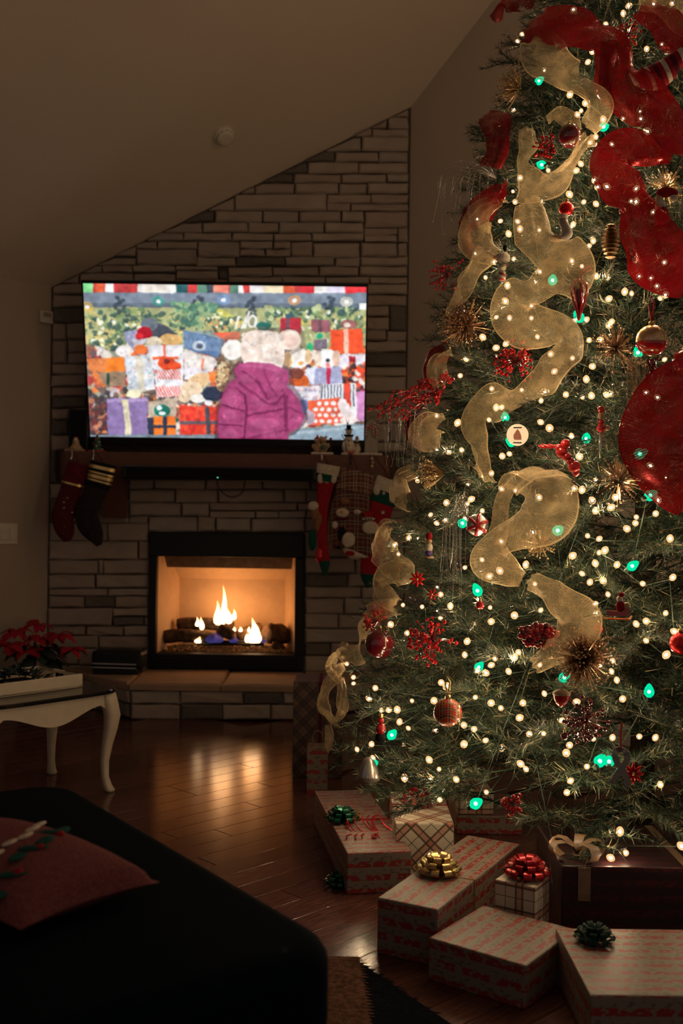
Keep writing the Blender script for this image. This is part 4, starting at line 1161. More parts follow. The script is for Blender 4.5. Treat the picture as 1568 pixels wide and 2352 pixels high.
snow_base(h1, .11, 'resin_tan'); MB().lathe([(.05, .012), (.030, .03), (.020, .045), (.018, .062), (.014, .07)], 14).obj('mound', M['resin_tan'], h1, True)
lump(h1, 'santa_head', 0, -.01, .068, .012, 'resin_white'); lump(h1, 'red_cap', 0, 0, .078, .012, 'resin_red', (1.2, 1, .6)); hook(h1)
h2 = holder('stocking holder shaped like a small decorated fir on a red base', 223)
snow_base(h2, .085, 'resin_red', .010)
for k, (r, z) in enumerate([(.036, .010), (.030, .032), (.023, .052), (.015, .070)]):
    MB().lathe([(r, z), (r * .45, z + .020), (r * .3, z + .030)], 12).obj('tier', M['resin_green'], h2, True)
for k in range(9):
    a = k * 2.4; lump(h2, 'bauble', .03 * (1 - k / 12) * math.cos(a), .03 * (1 - k / 12) * math.sin(a) - .006, .016 + .008 * k, .005, ['gold', 'resin_red', 'resin_white'][k % 3])
hook(h2)
h3 = holder('stocking holder with two little bears on a snowy base', 740)
snow_base(h3, .125); bearish(h3, -.028, 0, .9, 'resin_tan', 'resin_red'); bearish(h3, .006, -.01, 1.0, 'resin_tan'); MB().tube([(.045, 0, .012), (.046, 0, .085)], .003, 6).obj('pole', M['pine_bark'], h3)
lump(h3, 'lantern', .046, 0, .092, .009, 'resin_red'); lump(h3, 'green_coat', .006, -.024, .042, .018, 'resin_green', (1, .6, 1)); hook(h3, 0, 'resin_white', .03)
h4 = holder('stocking holder with a tall and a short snowman holding a broom', 805)
snow_base(h4, .105); 
def snowman(o, x, s, hat):
    lump(o, 'body', x, 0, .012 + .034 * s, .034 * s, 'resin_white', (1, .85, 1.15)); lump(o, 'chest', x, 0, .012 + .075 * s, .022 * s, 'resin_white'); lump(o, 'head', x, -.002, .012 + .108 * s, .017 * s, 'resin_white')
    MB().lathe([(.021 * s, 0), (.021 * s, .004 * s), (.013 * s, .005 * s), (.012 * s, .024 * s), (0, .025 * s)], 12, M=Matrix.Translation((x, 0, .012 + .118 * s))).obj('hat', M[hat], o, True)
    MB().tube([(x - .022 * s, -.012, .012 + .09 * s), (x, -.024, .012 + .086 * s), (x + .022 * s, -.012, .012 + .09 * s)], .006 * s, 8).obj('scarf', M['black_felt'], o, True)
    MB().lathe([(.004 * s, 0), (0, .016 * s)], 8, M=Matrix.Translation((x, -.016 * s, .012 + .108 * s)) @ Matrix.Rotation(rad(90), 4, 'X')).obj('carrot_nose', M['orange'], o)
    for b in range(2): lump(o, 'button', x, -.026 * s, .012 + (.04 + .022 * b) * s, .004 * s, 'black_felt')
snowman(h4, -.012, 1.12, 'black_felt'); snowman(h4, .034, .68, 'resin_red')
MB().tube([(-.052, -.02, .115), (-.030, -.03, .075), (-.022, -.03, .02)], .0028, 6).obj('broom_stick', M['pine_bark'], h4); MB().tube([(-.024, .0, .13), (-.020, 0, .175), (-.028, 0, .205)], [.004, .003, .001], 6).obj('branch_arm', M['pine_bark'], h4); MB().tube([(-.020, 0, .175), (-.010, 0, .20)], [.003, .001], 6).obj('branch_twig', M['pine_bark'], h4)
MB().tube([(.05, 0, .06), (.068, 0, .072), (.088, 0, .075)], [.003, .002, .001], 6).obj('twig_arm', M['pine_bark'], h4); MB().box((0, -.040, .012), (.035, .012, .018), .003).obj('sign', M['resin_red'], h4); hook(h4, 0, 'black_metal')
h5 = holder('tall pale stocking holder slab with candy canes, closest to the tree', 852)
snow_base(h5, .125)
sl = [(-.036, .010), (.036, .010), (.037, .16), (.030, .185), (.015, .2), (0, .204), (-.015, .2), (-.029, .185), (-.034, .16)]
MB().prism(sl, .012, -.016).obj('slab', M['resin_grey'], h5)
def cane(o, x, z, s, fl=1, y=-.022):
    pts = [(x, y, z), (x, y, z + .05 * s), (x + fl * .006 * s, y, z + .064 * s), (x + fl * .018 * s, y, z + .066 * s), (x + fl * .026 * s, y, z + .054 * s)]
    return MB().tube(catmull(pts, 4), .006 * s, 8).obj('candy_cane', M['candy'], o, True)
cane(h5, -.028, .10, 1.0); cane(h5, .010, .105, 1.1); cane(h5, .028, .10, .9, -1)
lump(h5, 'red_bow', -.02, -.022, .158, .011, 'resin_red', (1.5, .6, .8))
for k in range(3): lump(h5, 'jingle_bell', .004 + .004 * (k % 2), -.10, -.024 - .020 * k, .009, 'silver' if k % 2 else 'gold')
MB().tube([(.0, -.04, .008), (.004, -.1, .004), (.004, -.1, -.075)], .003, 6).obj('hook', M['silver'], h5)

# ------------------------------------------------------------------ wall and ceiling devices
def on_left_wall(px, py):
    rx, rz_ = ray(px, py)
    d = (D - XL) / (1 - rx)
    return Vector((rx * d, d, CAMH + rz_ * d))
def wdev(name, label, cat, px, py):
    return thing(name, label, cat, on_left_wall(px, py), rad(45))
o = wdev('thermostat', 'small white thermostat on the left wall beside the television', 'thermostat', 104, 729)
part_box('body', (0, -.012, 0), (.082, .022, .072), M['plastic_white'], o, .006); part_box('face', (0, -.024, .012), (.05, .003, .026), M['resin_grey'], o, .001)
o = wdev('light_switch', 'double white light switch plate on the left wall', 'switch', 17, 1226)
part_box('plate', (0, -.004, 0), (.118, .007, .116), M['plastic_white'], o, .003)
for s in (-1, 1): part_box('rocker', (s * .024, -.010, 0), (.032, .007, .066), M['plastic_white'], o, .002)
rx, rz_ = ray(513, 310)
d_ = (EAVE - CAMH + PITCH * Q * (-XL + D)) / (rz_ - PITCH * Q * (rx - 1))
nrm = Vector((PITCH * Q, -PITCH * Q, -1)).normalized()
o = thing('smoke_detector', 'round white smoke detector on the sloping ceiling', 'smoke detector', Vector((rx * d_, d_, CAMH + rz_ * d_)))
o.rotation_mode = 'QUATERNION'; o.rotation_quaternion = nrm.to_track_quat('Z', 'Y')
MB().lathe([(.056, 0), (.056, .012), (.050, .016)], 28).obj('base', M['plastic_white'], o, False)
MB().lathe([(.047, .016), (.046, .030), (.036, .037), (.0, .039)], 28).obj('cover', M['plastic_white'], o, False)
for k in range(10):
    a = k * math.pi / 5
    part_box('vent_slot', (.046 * math.cos(a), .046 * math.sin(a), .023), (.004, .014, .005), M['resin_grey'], o, 0, rot=(0, 0, a))

# ------------------------------------------------------------------ coffee table with cabriole legs
fA = PZ(243, 1818, 0.0); fB = PZ(140, 1776, 0.0)
ux, uy = 0.66, 0.751
tdir = math.atan2(uy, ux)
TL_, TW_ = 0.50, (fB - fA).length          # leg spacing along u and v
Tz = 0.40
ct = thing('coffee_table', 'cream painted coffee table with curved legs and a glossy black top', 'table', (fA.x, fA.y, 0), tdir)
# local: x = u (along), y = v (towards the wall); the near right leg stands at the origin, others at -x and +y
def leg(x, y, ox, oy):
    """cabriole: knee swings out along (ox, oy), ankle in, foot out"""
    o2 = Vector((ox, oy)).normalized()
    prof = [(0.385, .000, .030), (0.345, .010, .031), (0.30, .020, .030), (0.25, .016, .025), (0.19, .004, .020), (0.12, -.006, .0155), (0.06, -.004, .0135), (0.025, .006, .016), (0.008, .014, .019), (0.0, .016, .014)]
    rings = []
    for z, off, r in prof:
        c = Vector((x + o2.x * off, y + o2.y * off, z))
        rings.append([c + Vector((r * math.copysign(abs(math.cos(a)) ** .7, math.cos(a)), r * math.copysign(abs(math.sin(a)) ** .7, math.sin(a)), 0)) for a in [2 * math.pi * k / 14 for k in range(14)]])
    MB().loft(rings).obj('leg', M['white_paint'], ct, True)
leg(0, 0, 1, -1); leg(0, TW_, 1, 1); leg(-TL_, 0, -1, -1); leg(-TL_, TW_, -1, 1)
def apron(p0, p1, out):
    a, b = Vector(p0), Vector(p1); n = Vector(out)
    N_ = 24; rings = []
    for i in range(N_ + 1):
        t = i / N_
        s = math.sin(math.pi * t)
        low = 0.345 - 0.055 * (0.5 - 0.5 * math.cos(2 * math.pi * t)) ** 1.3 - 0.05 * (1 - min(1, min(t, 1 - t) / 0.10)) ** 2
        c = a.lerp(b, t) + n * (0.014 + 0.012 * s)
        rings.append([Vector((c.x + n.x * q_, c.y + n.y * q_, z)) for q_, z in ((0.0, low), (0.0, 0.386), (-.018, 0.386), (-.018, low))])
    MB().loft(rings).obj('apron', M['white_paint'], ct, False)
apron((0, 0), (-TL_, 0), (0, -1)); apron((0, TW_), (-TL_, TW_), (0, 1)); apron((0, 0), (0, TW_), (1, 0)); apron((-TL_, 0), (-TL_, TW_), (-1, 0))
tp = []
for k in range(48):
    a = 2 * math.pi * k / 48
    e = 0.36
    tp.append(((TL_ / 2 + .055) * math.copysign(abs(math.cos(a)) ** e, math.cos(a)) - TL_ / 2, (TW_ / 2 + .050) * math.copysign(abs(math.sin(a)) ** e, math.sin(a)) + TW_ / 2))
tm = MB()
tm.loft([[Vector((x, y, .387)) for x, y in tp], [Vector((x, y, .398)) for x, y in tp], [Vector((x * .985 - TL_ / 2 * .015, y * .985 + TW_ / 2 * .015, .402)) for x, y in tp]])
tm.obj('tabletop', M['black_gloss'], ct)
Tz = .4025
# serving tray
tA = PZ(190, 1578, Tz)
tr = thing('serving_tray', 'white wooden serving tray with cut-out handles on the coffee table', 'tray', (tA.x, tA.y, Tz), tdir)
tl_, tw_, thk, hh = 0.44, 0.30, 0.012, 0.052
part_box('tray_floor', (-tl_ / 2, tw_ / 2, .006), (tl_, tw_, .011), M['white_paint'], tr, .002)
for y in (thk / 2, tw_ - thk / 2): part_box('long_side', (-tl_ / 2, y, hh / 2), (tl_, thk, hh), M['white_paint'], tr, .003)
for x in (-thk / 2, -tl_ + thk / 2):
    # end panel with a hand hole: four bars round the opening
    e = MB()
    e.box((x, tw_ / 2, .009), (thk, tw_ - 2 * thk, .018), .001).box((x, tw_ / 2, hh - .006), (thk, tw_ - 2 * thk, .012), .002)
    for s in (-1, 1): e.box((x, tw_ / 2 + s * (tw_ / 4 + .014), hh / 2), (thk, tw_ / 2 - thk - .03, hh), .002)
    e.obj('end_panel', M['white_paint'], tr)
# dark greenery in the tray
gd = thing('greenery_bundle', 'dark leafy greenery bundle lying in the white tray', 'greenery', tr.matrix_basis @ Vector((-.20, .13, .013)), tdir)
lf = MB().add([(0, 0, 0), (.02, .012, .006), (.055, 0, .0), (.02, -.012, .006)], [(0, 1, 2), (0, 2, 3)])
lfm = lf.mesh('leaf', M['leaf_dark'])
for k in range(60):
    a = random.uniform(0, 6.28); r = random.uniform(0, 1)
    link('leaf', lfm, gd, (.085 * r * math.cos(a) * 1.3, .085 * r * math.sin(a), .012 + .03 * (1 - r) + random.uniform(0, .02)), (random.uniform(-.5, .5), random.uniform(-.8, .3), a))
MB().box((-.02, 0, .012), (.16, .12, .022), .008).obj('dark_cloth', M['black_felt'], gd)
# poinsettia
pp = thing('potted_poinsettia', 'red poinsettia in a dark pot behind the white tray', 'plant', tr.matrix_basis @ Vector((-.27, .36, -.0015)))
pp.location.z = 0.0
pot_c = PZ(50, 1560, 0.19); pp.location = (pot_c.x + .04, pot_c.y + .10, 0)
MB().lathe([(.075, 0), (.085, .02), (.105, .20), (.110, .21), (.100, .21), (.095, .2), (0, .195)], 20).obj('pot', M['black_plastic'], pp, True)
MB().tube([(0, 0, .19), (0, 0, .38)], .008, 6).obj('stem', M['pine_bark'], pp)
br = MB()
for t in range(7):
    pass
def bract():
    n = 7; V = []
    for i in range(n):
        t = i / (n - 1); w = .032 * math.sin(math.pi * min(1, t * .93 + .06)) ** .8
        z = .02 * math.sin(math.pi * t) - .025 * t * t
        V += [(.11 * t, -w, z - .004), (.11 * t, 0, z + .003), (.11 * t, w, z - .004)]
    Fc = []
    for i in range(n - 1):
        for j in range(2): Fc.append((i * 3 + j, i * 3 + j + 1, (i + 1) * 3 + j + 1, (i + 1) * 3 + j))
    return V, Fc
bme = mesh('bract', *bract(), M['petal'], True); gme = mesh('leaf', *bract(), M['leaf_dark'], True)
for (fx, fy, fz_) in [(-.09, -.05, .43), (.035, -.08, .40), (-.02, -.10, .335), (.13, -.02, .415), (-.16, -.02, .36), (.0, .06, .46), (.20, -.03, .335), (-.1, -.12, .37)]:
    for k in range(8):
        a = k * .785 + random.uniform(-.2, .2)
        link('bract', bme, pp, (fx, fy, fz_), (random.uniform(-.3, .3), random.uniform(-.25, .35), a)).scale = [random.uniform(.65, 1.0)] * 3
for k in range(22):
    a = random.uniform(0, 6.28); h = random.uniform(.24, .38)
    link('leaf', gme, pp, (.04 * math.cos(a), .04 * math.sin(a), h), (random.uniform(-.3, .3), random.uniform(-.2, .5), a)).scale = [1.25] * 3

# black box with silver strips at the end of the hearth
ba = P(186, 1558, YH + .10); bb = P(318, 1556, YH + .10)
bx = thing('slatted_box', 'black box with thin silver strips on the hearth end', 'box', ((ba.x + bb.x) / 2 + .01, D - .20, HZ), rad(-6))
bw = bb.x - ba.x - .02
bh = P(250, 1492, D - .2).z - HZ
MB().box((0, 0, bh * .62), (bw, .13, bh * .76), .02).obj('case', M['black_plastic'], bx)
MB().box((-.01, 0, bh * .13), (bw * .88, .12, bh * .25), .008).obj('foot', M['black_plastic'], bx)
for k, z in enumerate((.30, .46)):
    part_box('silver_strip', (-.01, -.067, bh * z), (bw * .86, .004, .006), M['silver'], bx, .001)
# ------------------------------------------------------------------ chaise, pillow, rugs
c1 = PZ(150, 1788, 0.45); c2 = PZ(735, 2120, 0.45)
ax_ = (c2 - c1); ax_.z = 0; AL = ax_.length + .10; ax_.normalize()
cz = math.atan2(ax_.y, ax_.x)
WD = 0.95
ch_ = thing('chaise_seat', 'dark navy upholstered chaise seat under the red pillow', 'sofa', (c1.x, c1.y, 0), cz)
# local x runs along the far edge to the corner, local -y towards the camera side
def rbox(name, x0, x1, y0, y1, z0, z1, r, mat, puff=0.0):
    b = bmesh.new(); bmesh.ops.create_cube(b, size=1.0)
    bmesh.ops.scale(b, vec=(x1 - x0, y1 - y0, z1 - z0), verts=b.verts)
    vert_e = [e for e in b.edges if abs(e.verts[0].co.z - e.verts[1].co.z) > .5 * (z1 - z0)]
    bmesh.ops.bevel(b, geom=vert_e, offset=r, segments=6, affect='EDGES', profile=.5)
    hor = [e for e in b.edges if abs(e.verts[0].co.z - e.verts[1].co.z) < 1e-5 and len(e.link_faces) == 2 and abs(e.link_faces[0].normal.dot(e.link_faces[1].normal)) < .5]
    bmesh.ops.bevel(b, geom=hor, offset=min(.04, (z1 - z0) * .4), segments=4, affect='EDGES', profile=.5)
    return MB().bm(b, 0, Matrix.Translation(((x0 + x1) / 2, (y0 + y1) / 2, (z0 + z1) / 2))).obj(name, mat, ch_, True)
rbox('base', 0.012, AL - .012, -WD + .012, -.012, .055, .285, .09, M['navy_fabric'])
rbox('cushion', 0, AL, -WD, 0, .285, .45, .11, M['navy_fabric'])
for x in (.12, AL - .12):
    for y in (-.12, -WD + .12): MB().lathe([(.018, 0), (.026, .056)], 12, M=Matrix.Translation((x, y, 0))).obj('foot', M['pine_bark'], ch_, True)
pw, ph_ = 0.285, 0.47
pR = PZ(372, 2010, 0.49); pL = PZ(42, 2122, 0.49)
ed = (pL - pR); ed.z = 0; pw = ed.length * .97; ed.normalize()
fwd = Vector((-ed.y, ed.x, 0))
if fwd.y < 0: fwd = -fwd
pc = (pR + pL) / 2 + fwd * ph_ / 2
# red cushion with an embroidered holly border
pil = thing('throw_pillow', 'red pillow with embroidered holly border lying on the dark chaise', 'pillow', (pc.x, pc.y, .448), math.atan2(-ed.y, -ed.x))
def pillow_mesh(w, l, h, n=22):
    V, Fc = [], []
    for side in (1, -1):
        base_ = len(V)
        for i in range(n + 1):
            for j in range(n + 1):
                u, v_ = -1 + 2 * i / n, -1 + 2 * j / n
                pin = 1 - .09 * (1 - u * u) * abs(v_) ** 3 * 1.0
                pin2 = 1 - .07 * (1 - v_ * v_) * abs(u) ** 3
                z = h * (max(0, 1 - u ** 2) * max(0, 1 - v_ ** 2)) ** .42
                z *= 1.0 if side > 0 else .45
                V.append((u * w / 2 * pin2, v_ * l / 2 * pin, h * .45 + side * z))
        for i in range(n):
            for j in range(n):
                a, b_, c_, d__ = base_ + i * (n + 1) + j, base_ + (i + 1) * (n + 1) + j, base_ + (i + 1) * (n + 1) + j + 1, base_ + i * (n + 1) + j + 1
                Fc.append((a, b_, c_, d__) if side > 0 else (d__, c_, b_, a))
    return V, Fc
def pillow_mat():
    m = NT('red_pillow_cloth').set(.95, 0, .1)
    co = m.coord(); nz = m.noise(co, 220, 3); n2 = m.noise(co, 24, 3)
    c = m.ramp(nz, [(.35, (.14, .030, .032, 1)), (.7, (.20, .078, .072, 1))])
    m.base(m.mix(m.math('MULTIPLY', n2, .3), c, (.11, .030, .034, 1))); m.bump(nz, .3, .003)
    return m.mat
PH = .07
MB().add(*pillow_mesh(pw, ph_, PH)).obj('cover', pillow_mat(), pil, True)
def pz(u, v_): return PH * .45 + PH * (max(0, 1 - u ** 2) * max(0, 1 - v_ ** 2)) ** .42 + .001
def applique(name, u, v_, rx, ry, ang, mat, h=.004):
    MB().ball((0, 0, 0), 1, 2, 0, (rx, ry, h)).obj(name, mat, pil, True, loc=(u * pw / 2, v_ * ph_ / 2, pz(u, v_)), rot=(0, 0, ang))
for k in range(7):
    u = .62 - k * .25
    applique('holly_leaf', u, -.36 + .33 * u + .04 * math.sin(k * 2), .026, .012, .5 * (-1) ** k, M['green_felt'], .003)
    applique('ribbon_motif', u - .1, -.20 + .33 * u + .04 * math.cos(k * 1.7), .022, .007, .35, M['cream_felt'], .003)
    if k % 2 == 1: applique('berry', u + .06, -.40 + .33 * u, .009, .008, 0, M['red_felt'], .006)
rg = thing('dark_rug', 'black shaggy rug corner on the floor beside the chaise', 'rug')
r0 = PZ(828, 2222, 0.0); e1 = PZ(1019, 2352, 0) - r0; e1.z = 0; e1.normalize(); e2 = Vector((-e1.y, e1.x, 0))
if e2.x > 0: e2 = -e2
rp = [r0, r0 + e1 * 1.6, r0 + e1 * 1.6 + e2 * 1.0, r0 + e2 * 1.0]
MB().loft([[p + Vector((0, 0, .001)) for p in rp], [p + Vector((0, 0, .011)) for p in rp]]).obj('pile', M['rug_dark'], rg)
fr = MB()
for k in range(90):
    p = r0 + e1 * (k * 1.6 / 90 + random.uniform(-.006, .006)) + Vector((0, 0, .008)); t = -e2 * random.uniform(.010, .03) + e1 * random.uniform(-.01, .01)
    fr.add([p - e1 * .009, p + e1 * .009, p + t + Vector((0, 0, -.006))], [(0, 1, 2)])
tag(fr.obj('fringe', M['rug_dark'], rg), kind='stuff')
jm = thing('woven_mat', 'brown woven mat strip beside the chaise corner', 'mat')
ja = PZ(824, 2214, 0.0); jd = PZ(846, 2352, 0) - ja; jd.z = 0; jd.normalize()
jp = [ja, ja + jd * .9, ja + jd * .9 + Vector((-.5, 0, 0)), ja + Vector((-.5, .0, 0))]
MB().loft([[p + Vector((0, 0, .0115)) for p in jp], [p + Vector((0, 0, .018)) for p in jp]]).obj('weave', M['jute'], jm)
jf = MB()
for k in range(60):
    p = ja + jd * (k * .015) + Vector((0, 0, .015)); jf.add([p + jd * -.006, p + jd * .006, p + Vector((random.uniform(.008, .02), 0, -.002))], [(0, 1, 2)])
tag(jf.obj('fringe', M['jute'], jm), kind='stuff')
# ------------------------------------------------------------------ Christmas tree
TX, TY = 1.06, 3.72           # trunk
def RT(z):                     # radius of the branch tips
    r = 1.05 - 0.223 * (z - 0.30)
    return max(r, 0.04)
def surf(px, py, off=0.0):
    """point on the tree's surface seen at a pixel (nearest side), or the closest pass beside it"""
    rx, rz_ = ray(px, py)
    A0 = 1.05 + 0.223 * 0.30 + off; k = 0.223
    # |(rx t - TX, t - TY)| = A0 - k (CAMH + rz t)
    c0 = A0 - k * CAMH; c1_ = -k * rz_
    a = rx * rx + 1 - c1_ * c1_
    b = -2 * (rx * TX + TY) - 2 * c0 * c1_
    c = TX * TX + TY * TY - c0 * c0
    disc_ = b * b - 4 * a * c
    t = (-b - math.sqrt(disc_)) / (2 * a) if disc_ > 0 else -b / (2 * a)
    return Vector((rx * t, t, CAMH + rz_ * t))
def tnorm(p):
    n = Vector((p.x - TX, p.y - TY, 0))
    n = n.normalized() if n.length > 1e-6 else Vector((0, -1, 0))
    return (n + Vector((0, 0, .21))).normalized()

def spray(seed, n_twig=13, per=52, nl=0.036, nw=0.0024, L=0.40):
    r = np.random.default_rng(seed)
    V, T = [], []
    def needle(p, d, l, w):
        u = np.cross(d, r.normal(size=3)); u /= np.linalg.norm(u) + 1e-9
        i = len(V); V.extend([p - u * w / 2, p + u * w / 2, p + d * l]); T.append((i, i + 1, i + 2))
    def stick(p0, p1, r0, r1):
        d = p1 - p0; d = d / (np.linalg.norm(d) + 1e-9)
        u = np.cross(d, [0.3, 0.2, 0.93]); u /= np.linalg.norm(u) + 1e-9; w = np.cross(d, u)
        i = len(V)
        for (p, q_) in ((p0, r0), (p1, r1)):
            for k in range(3): V.append(p + (u * math.cos(2.094 * k) + w * math.sin(2.094 * k)) * q_)
        for k in range(3):
            k2 = (k + 1) % 3
            T.append((i + k, i + k2, i + 3 + k2)); T.append((i + k, i + 3 + k2, i + 3 + k))
    def twig(p0, d, ln, n):
        d = d / np.linalg.norm(d)
        sag = np.array([0, 0, -0.10 * ln])
        p1 = p0 + d * ln + sag
        stick(p0, p1, 0.0022, 0.001)
        for k in range(n):
            t = (k + r.random()) / n
            p = p0 + d * ln * t + sag * t * t
            rd = r.normal(size=3); rd -= d * rd.dot(d); rd /= np.linalg.norm(rd) + 1e-9
            dd_ = d * 0.75 + rd * r.uniform(.5, .9); dd_ /= np.linalg.norm(dd_)
            needle(p, dd_, nl * r.uniform(.7, 1.15) * (1.0 if t < .85 else .8), nw)
    ax = np.array([1.0, 0, 0])
    stick(np.zeros(3), ax * L, 0.005, 0.0015)
    for k in range(n_twig):
        t = 0.25 + 0.72 * (k + r.random() * .5) / n_twig
        s = 1 if k % 2 else -1
        a = r.uniform(.55, .95)
        d = np.array([math.cos(a), s * math.sin(a), r.uniform(-.25, .45)])
        twig(ax * L * t, d, (0.20 * (1.15 - t) + 0.05) * r.uniform(.8, 1.2), per)
    twig(ax * L * .80, np.array([1.0, 0, 0.1]), .12, int(per * 1.2))
    for k in range(per):      # needles along the bare stem
        t = r.uniform(.25, .85); rd = r.normal(size=3); rd[0] = 0; rd /= np.linalg.norm(rd)
        dd_ = ax * .7 + rd * .7; needle(ax * L * t, dd_ / np.linalg.norm(dd_), nl, nw)
    return np.array(V), np.array(T)

tree = thing('christmas_tree', 'tall green artificial Christmas tree covered in lights and ribbons', 'tree', (TX, TY, 0))
MB().tube([(0, 0, .02), (0, 0, 2.4), (0, 0, 4.7)], [.045, .03, .006], 10).obj('trunk', M['pine_bark'], tree, True)
stand = MB()
for k in range(4):
    a = k * math.pi / 2 + .4
    stand.tube([(0, 0, .12), (.30 * math.cos(a), .30 * math.sin(a), .012)], .012, 6)
stand.obj('stand', M['black_metal'], tree)
V6 = [spray(100 + i) for i in range(6)]
bmesh6 = [tri_mesh('branch', v_, t_, M['needle']) for v_, t_ in V6]
cam_az = math.atan2(-TY, -TX)
LB = 0.40
def branch_xf(z, az, tipf, droop, roll, sc):
    Rz = RT(z) * tipf
    # droop towards the bottom of the tree
    d = Vector((math.cos(az) * math.cos(droop), math.sin(az) * math.cos(droop), math.sin(droop)))
    tip = Vector((math.cos(az) * Rz, math.sin(az) * Rz, z))
    base_ = tip - d * LB * sc * 1.02
    xq = d.to_track_quat('X', 'Z').to_matrix().to_4x4()
    return Matrix.Translation(base_) @ xq @ Matrix.Rotation(roll, 4, 'X') @ Matrix.Scale(sc, 4)
zs, ws = np.linspace(.21, 3.25, 200), None
ws = np.array([RT(z) for z in zs]); cum = np.cumsum(ws) / ws.sum()
NB = 300
for i in range(NB):
    z = float(np.interp((i + .5) / NB, cum, zs)) + random.uniform(-.015, .015)
    frac = (i * 0.61803398875) % 1.0
    az = cam_az + rad(-112 + 224 * frac) + random.uniform(-.05, .05)
    sc = random.uniform(.92, 1.22) * (1.0 if z < 2.5 else .85)
    Mx = branch_xf(z, az, random.uniform(.90, 1.04), rad(random.uniform(-16, 26)), random.uniform(-.6, .6), sc)
    o = link('branch', bmesh6[i % 6], tree)
    o.matrix_basis = Mx
# inner growth, the far side and the top out of the frame: one mass
VV, TT = [], []
n0 = 0
V3 = [spray(200 + i, 9, 22, .050, .0034) for i in range(4)]
def mass(z, az, tipf, droop, sc, k):
    global n0
    Mx = np.array(branch_xf(z, az, tipf, droop, random.uniform(-.6, .6), sc))
    v_, t_ = V3[k % 4]
    VV.append(v_ @ Mx[:3, :3].T + Mx[:3, 3]); TT.append(t_ + n0); n0 += len(v_)
for i in range(500):
    z = float(np.interp(random.random(), cum, zs)); az = cam_az + rad(random.uniform(-120, 120))
    mass(z, az, random.uniform(.38, .86), rad(random.uniform(-10, 30)), random.uniform(.9, 1.2), i)
for i in range(150):
    z = float(np.interp(random.random(), cum, zs)); az = cam_az + math.pi + rad(random.uniform(-70, 70))
    mass(z, az, random.uniform(.9, 1.03), rad(random.uniform(-10, 25)), 1.1, i)
for i in range(130):
    z = 3.2 + 1.4 * (1 - math.sqrt(1 - random.random() * .98)); az = random.uniform(0, 6.28)
    mass(z, az, random.uniform(.85, 1.05), rad(random.uniform(0, 40)), random.uniform(.5, .9) * min(1, RT(z) / .35 + .2), i)
tag(link('inner_foliage', tri_mesh('inner_foliage', np.concatenate(VV), np.concatenate(TT), M['needle']), tree), kind='stuff')

# ------------------------------------------------------------------ strings of lights
WARM = """1316,22 1391,56 1443,14 1431,32 1445,70 1501,10 1519,102 1485,113 1360,120 1349,143 1308,218 1344,238 1334,255 1326,264 1385,275 1368,315 1431,273 1469,256 1471,273 1405,332 1487,302 1354,328 1334,377 1322,392 1259,392 1194,409 1364,414 1372,430 1394,429 1460,434 1308,447 1340,464 1369,469 1449,462 1460,464 1183,464 1189,509 1194,527 1168,538 1238,529 1180,595 1134,602 1362,554 1352,565 1431,484 1517,428 1529,406 1525,603 1336,612 1313,600 1148,508 1316,516
1115,638 1165,657 1161,692 1220,703 1220,731 1170,731 1139,729 1234,774 1240,624 1369,635 1396,638 1468,635 1494,639 1508,657 1527,678 1516,686 1434,671 1450,675 1397,687 1321,735 1345,735 1404,739 1398,748 1352,782 1379,781 1396,811 1525,826 1109,775 1161,790 1138,799 1070,825 1056,863 1017,877 1129,893 1264,814 1314,823 1207,828 1198,896 1251,901 1299,907 1242,921 1346,872 1358,910 1393,907 1510,913 1050,972 1139,937 1151,936 1123,965 1003,1034 1030,1037 1060,1034 1242,970 1262,984 1153,1048 1170,1043 1312,1002 1331,1049 1494,1070 1319,1122 1336,1126 1368,1103 1360,1150 1402,1166 1413,1143 1511,1150 1505,1180 1238,1143 1183,1127 1152,1123 959,1105 1025,1155 1081,1147 1072,1158 1107,1174 988,1183 1023,1194 1069,1191 1128,1088 1003,955 1367,1174
1003,1202 938,1237 906,1252 915,1273 1151,1244 1107,1286 1067,1304 1123,1324 1148,1312 1207,1298 1461,1188 1459,1202 1440,1215 1349,1231 1375,1238 1314,1277 1375,1270 1388,1265 1367,1295 1416,1298 1337,1318 1385,1334 1354,1338 1476,1341 1544,1327 1538,1238 1396,1366 1366,1387 1528,1409 1241,1402 1181,1414 1228,1342 1125,1396 1099,1376 1034,1393 1012,1366 969,1394 925,1390 897,1435 934,1455 1127,1428 1072,1474 1011,1420 1190,1499 1181,1511 1239,1528 1067,1505 1136,1513 1127,1528 1098,1541 1116,1546 1168,1543 1407,1518 1404,1543 1378,1531 1416,1563 1484,1472 1529,1505 1549,1451 1484,1427 1461,1434 796,1525 811,1556 811,1570
848,1605 862,1581 875,1632 892,1631 912,1631 946,1610 996,1610 1013,1568 1024,1577 1091,1602 1127,1615 1150,1627 1250,1594 1429,1606 1200,1615 1192,1649 1065,1666 1088,1675 1114,1701 1065,1710 917,1659 938,1673 853,1710 820,1722 857,1742 831,1774 929,1788 987,1791 1048,1791 986,1746 1008,1767 1215,1686 1248,1685 1362,1697 1406,1695 1307,1712 1300,1730 1196,1755 1208,1767 1347,1761 1309,1794 1467,1692 1504,1695 1289,1655 1010,1837 1117,1820 1301,1821 1516,1803 1267,1944 1423,1911 1436,1959 1403,1971 1566,1944"""
GREEN = [(1232, 190), (1381, 293), (1249, 380), (1465, 818), (1334, 735), (1345, 1013), (1460, 1046), (1288, 1560), (1372, 1755), (1398, 1755), (895, 1694), (1268, 650), (1160, 965), (1100, 1365), (1445, 1305), (1095, 1538), (1490, 1598), (1275, 1222), (852, 1755), (1485, 1142), (1060, 1205), (1180, 1020), (1085, 1850)]
wb_ = MB().lathe([(0, -.0045), (.0042, .0005), (0, .007)], 6, close=False)
n_core = len(wb_.f)
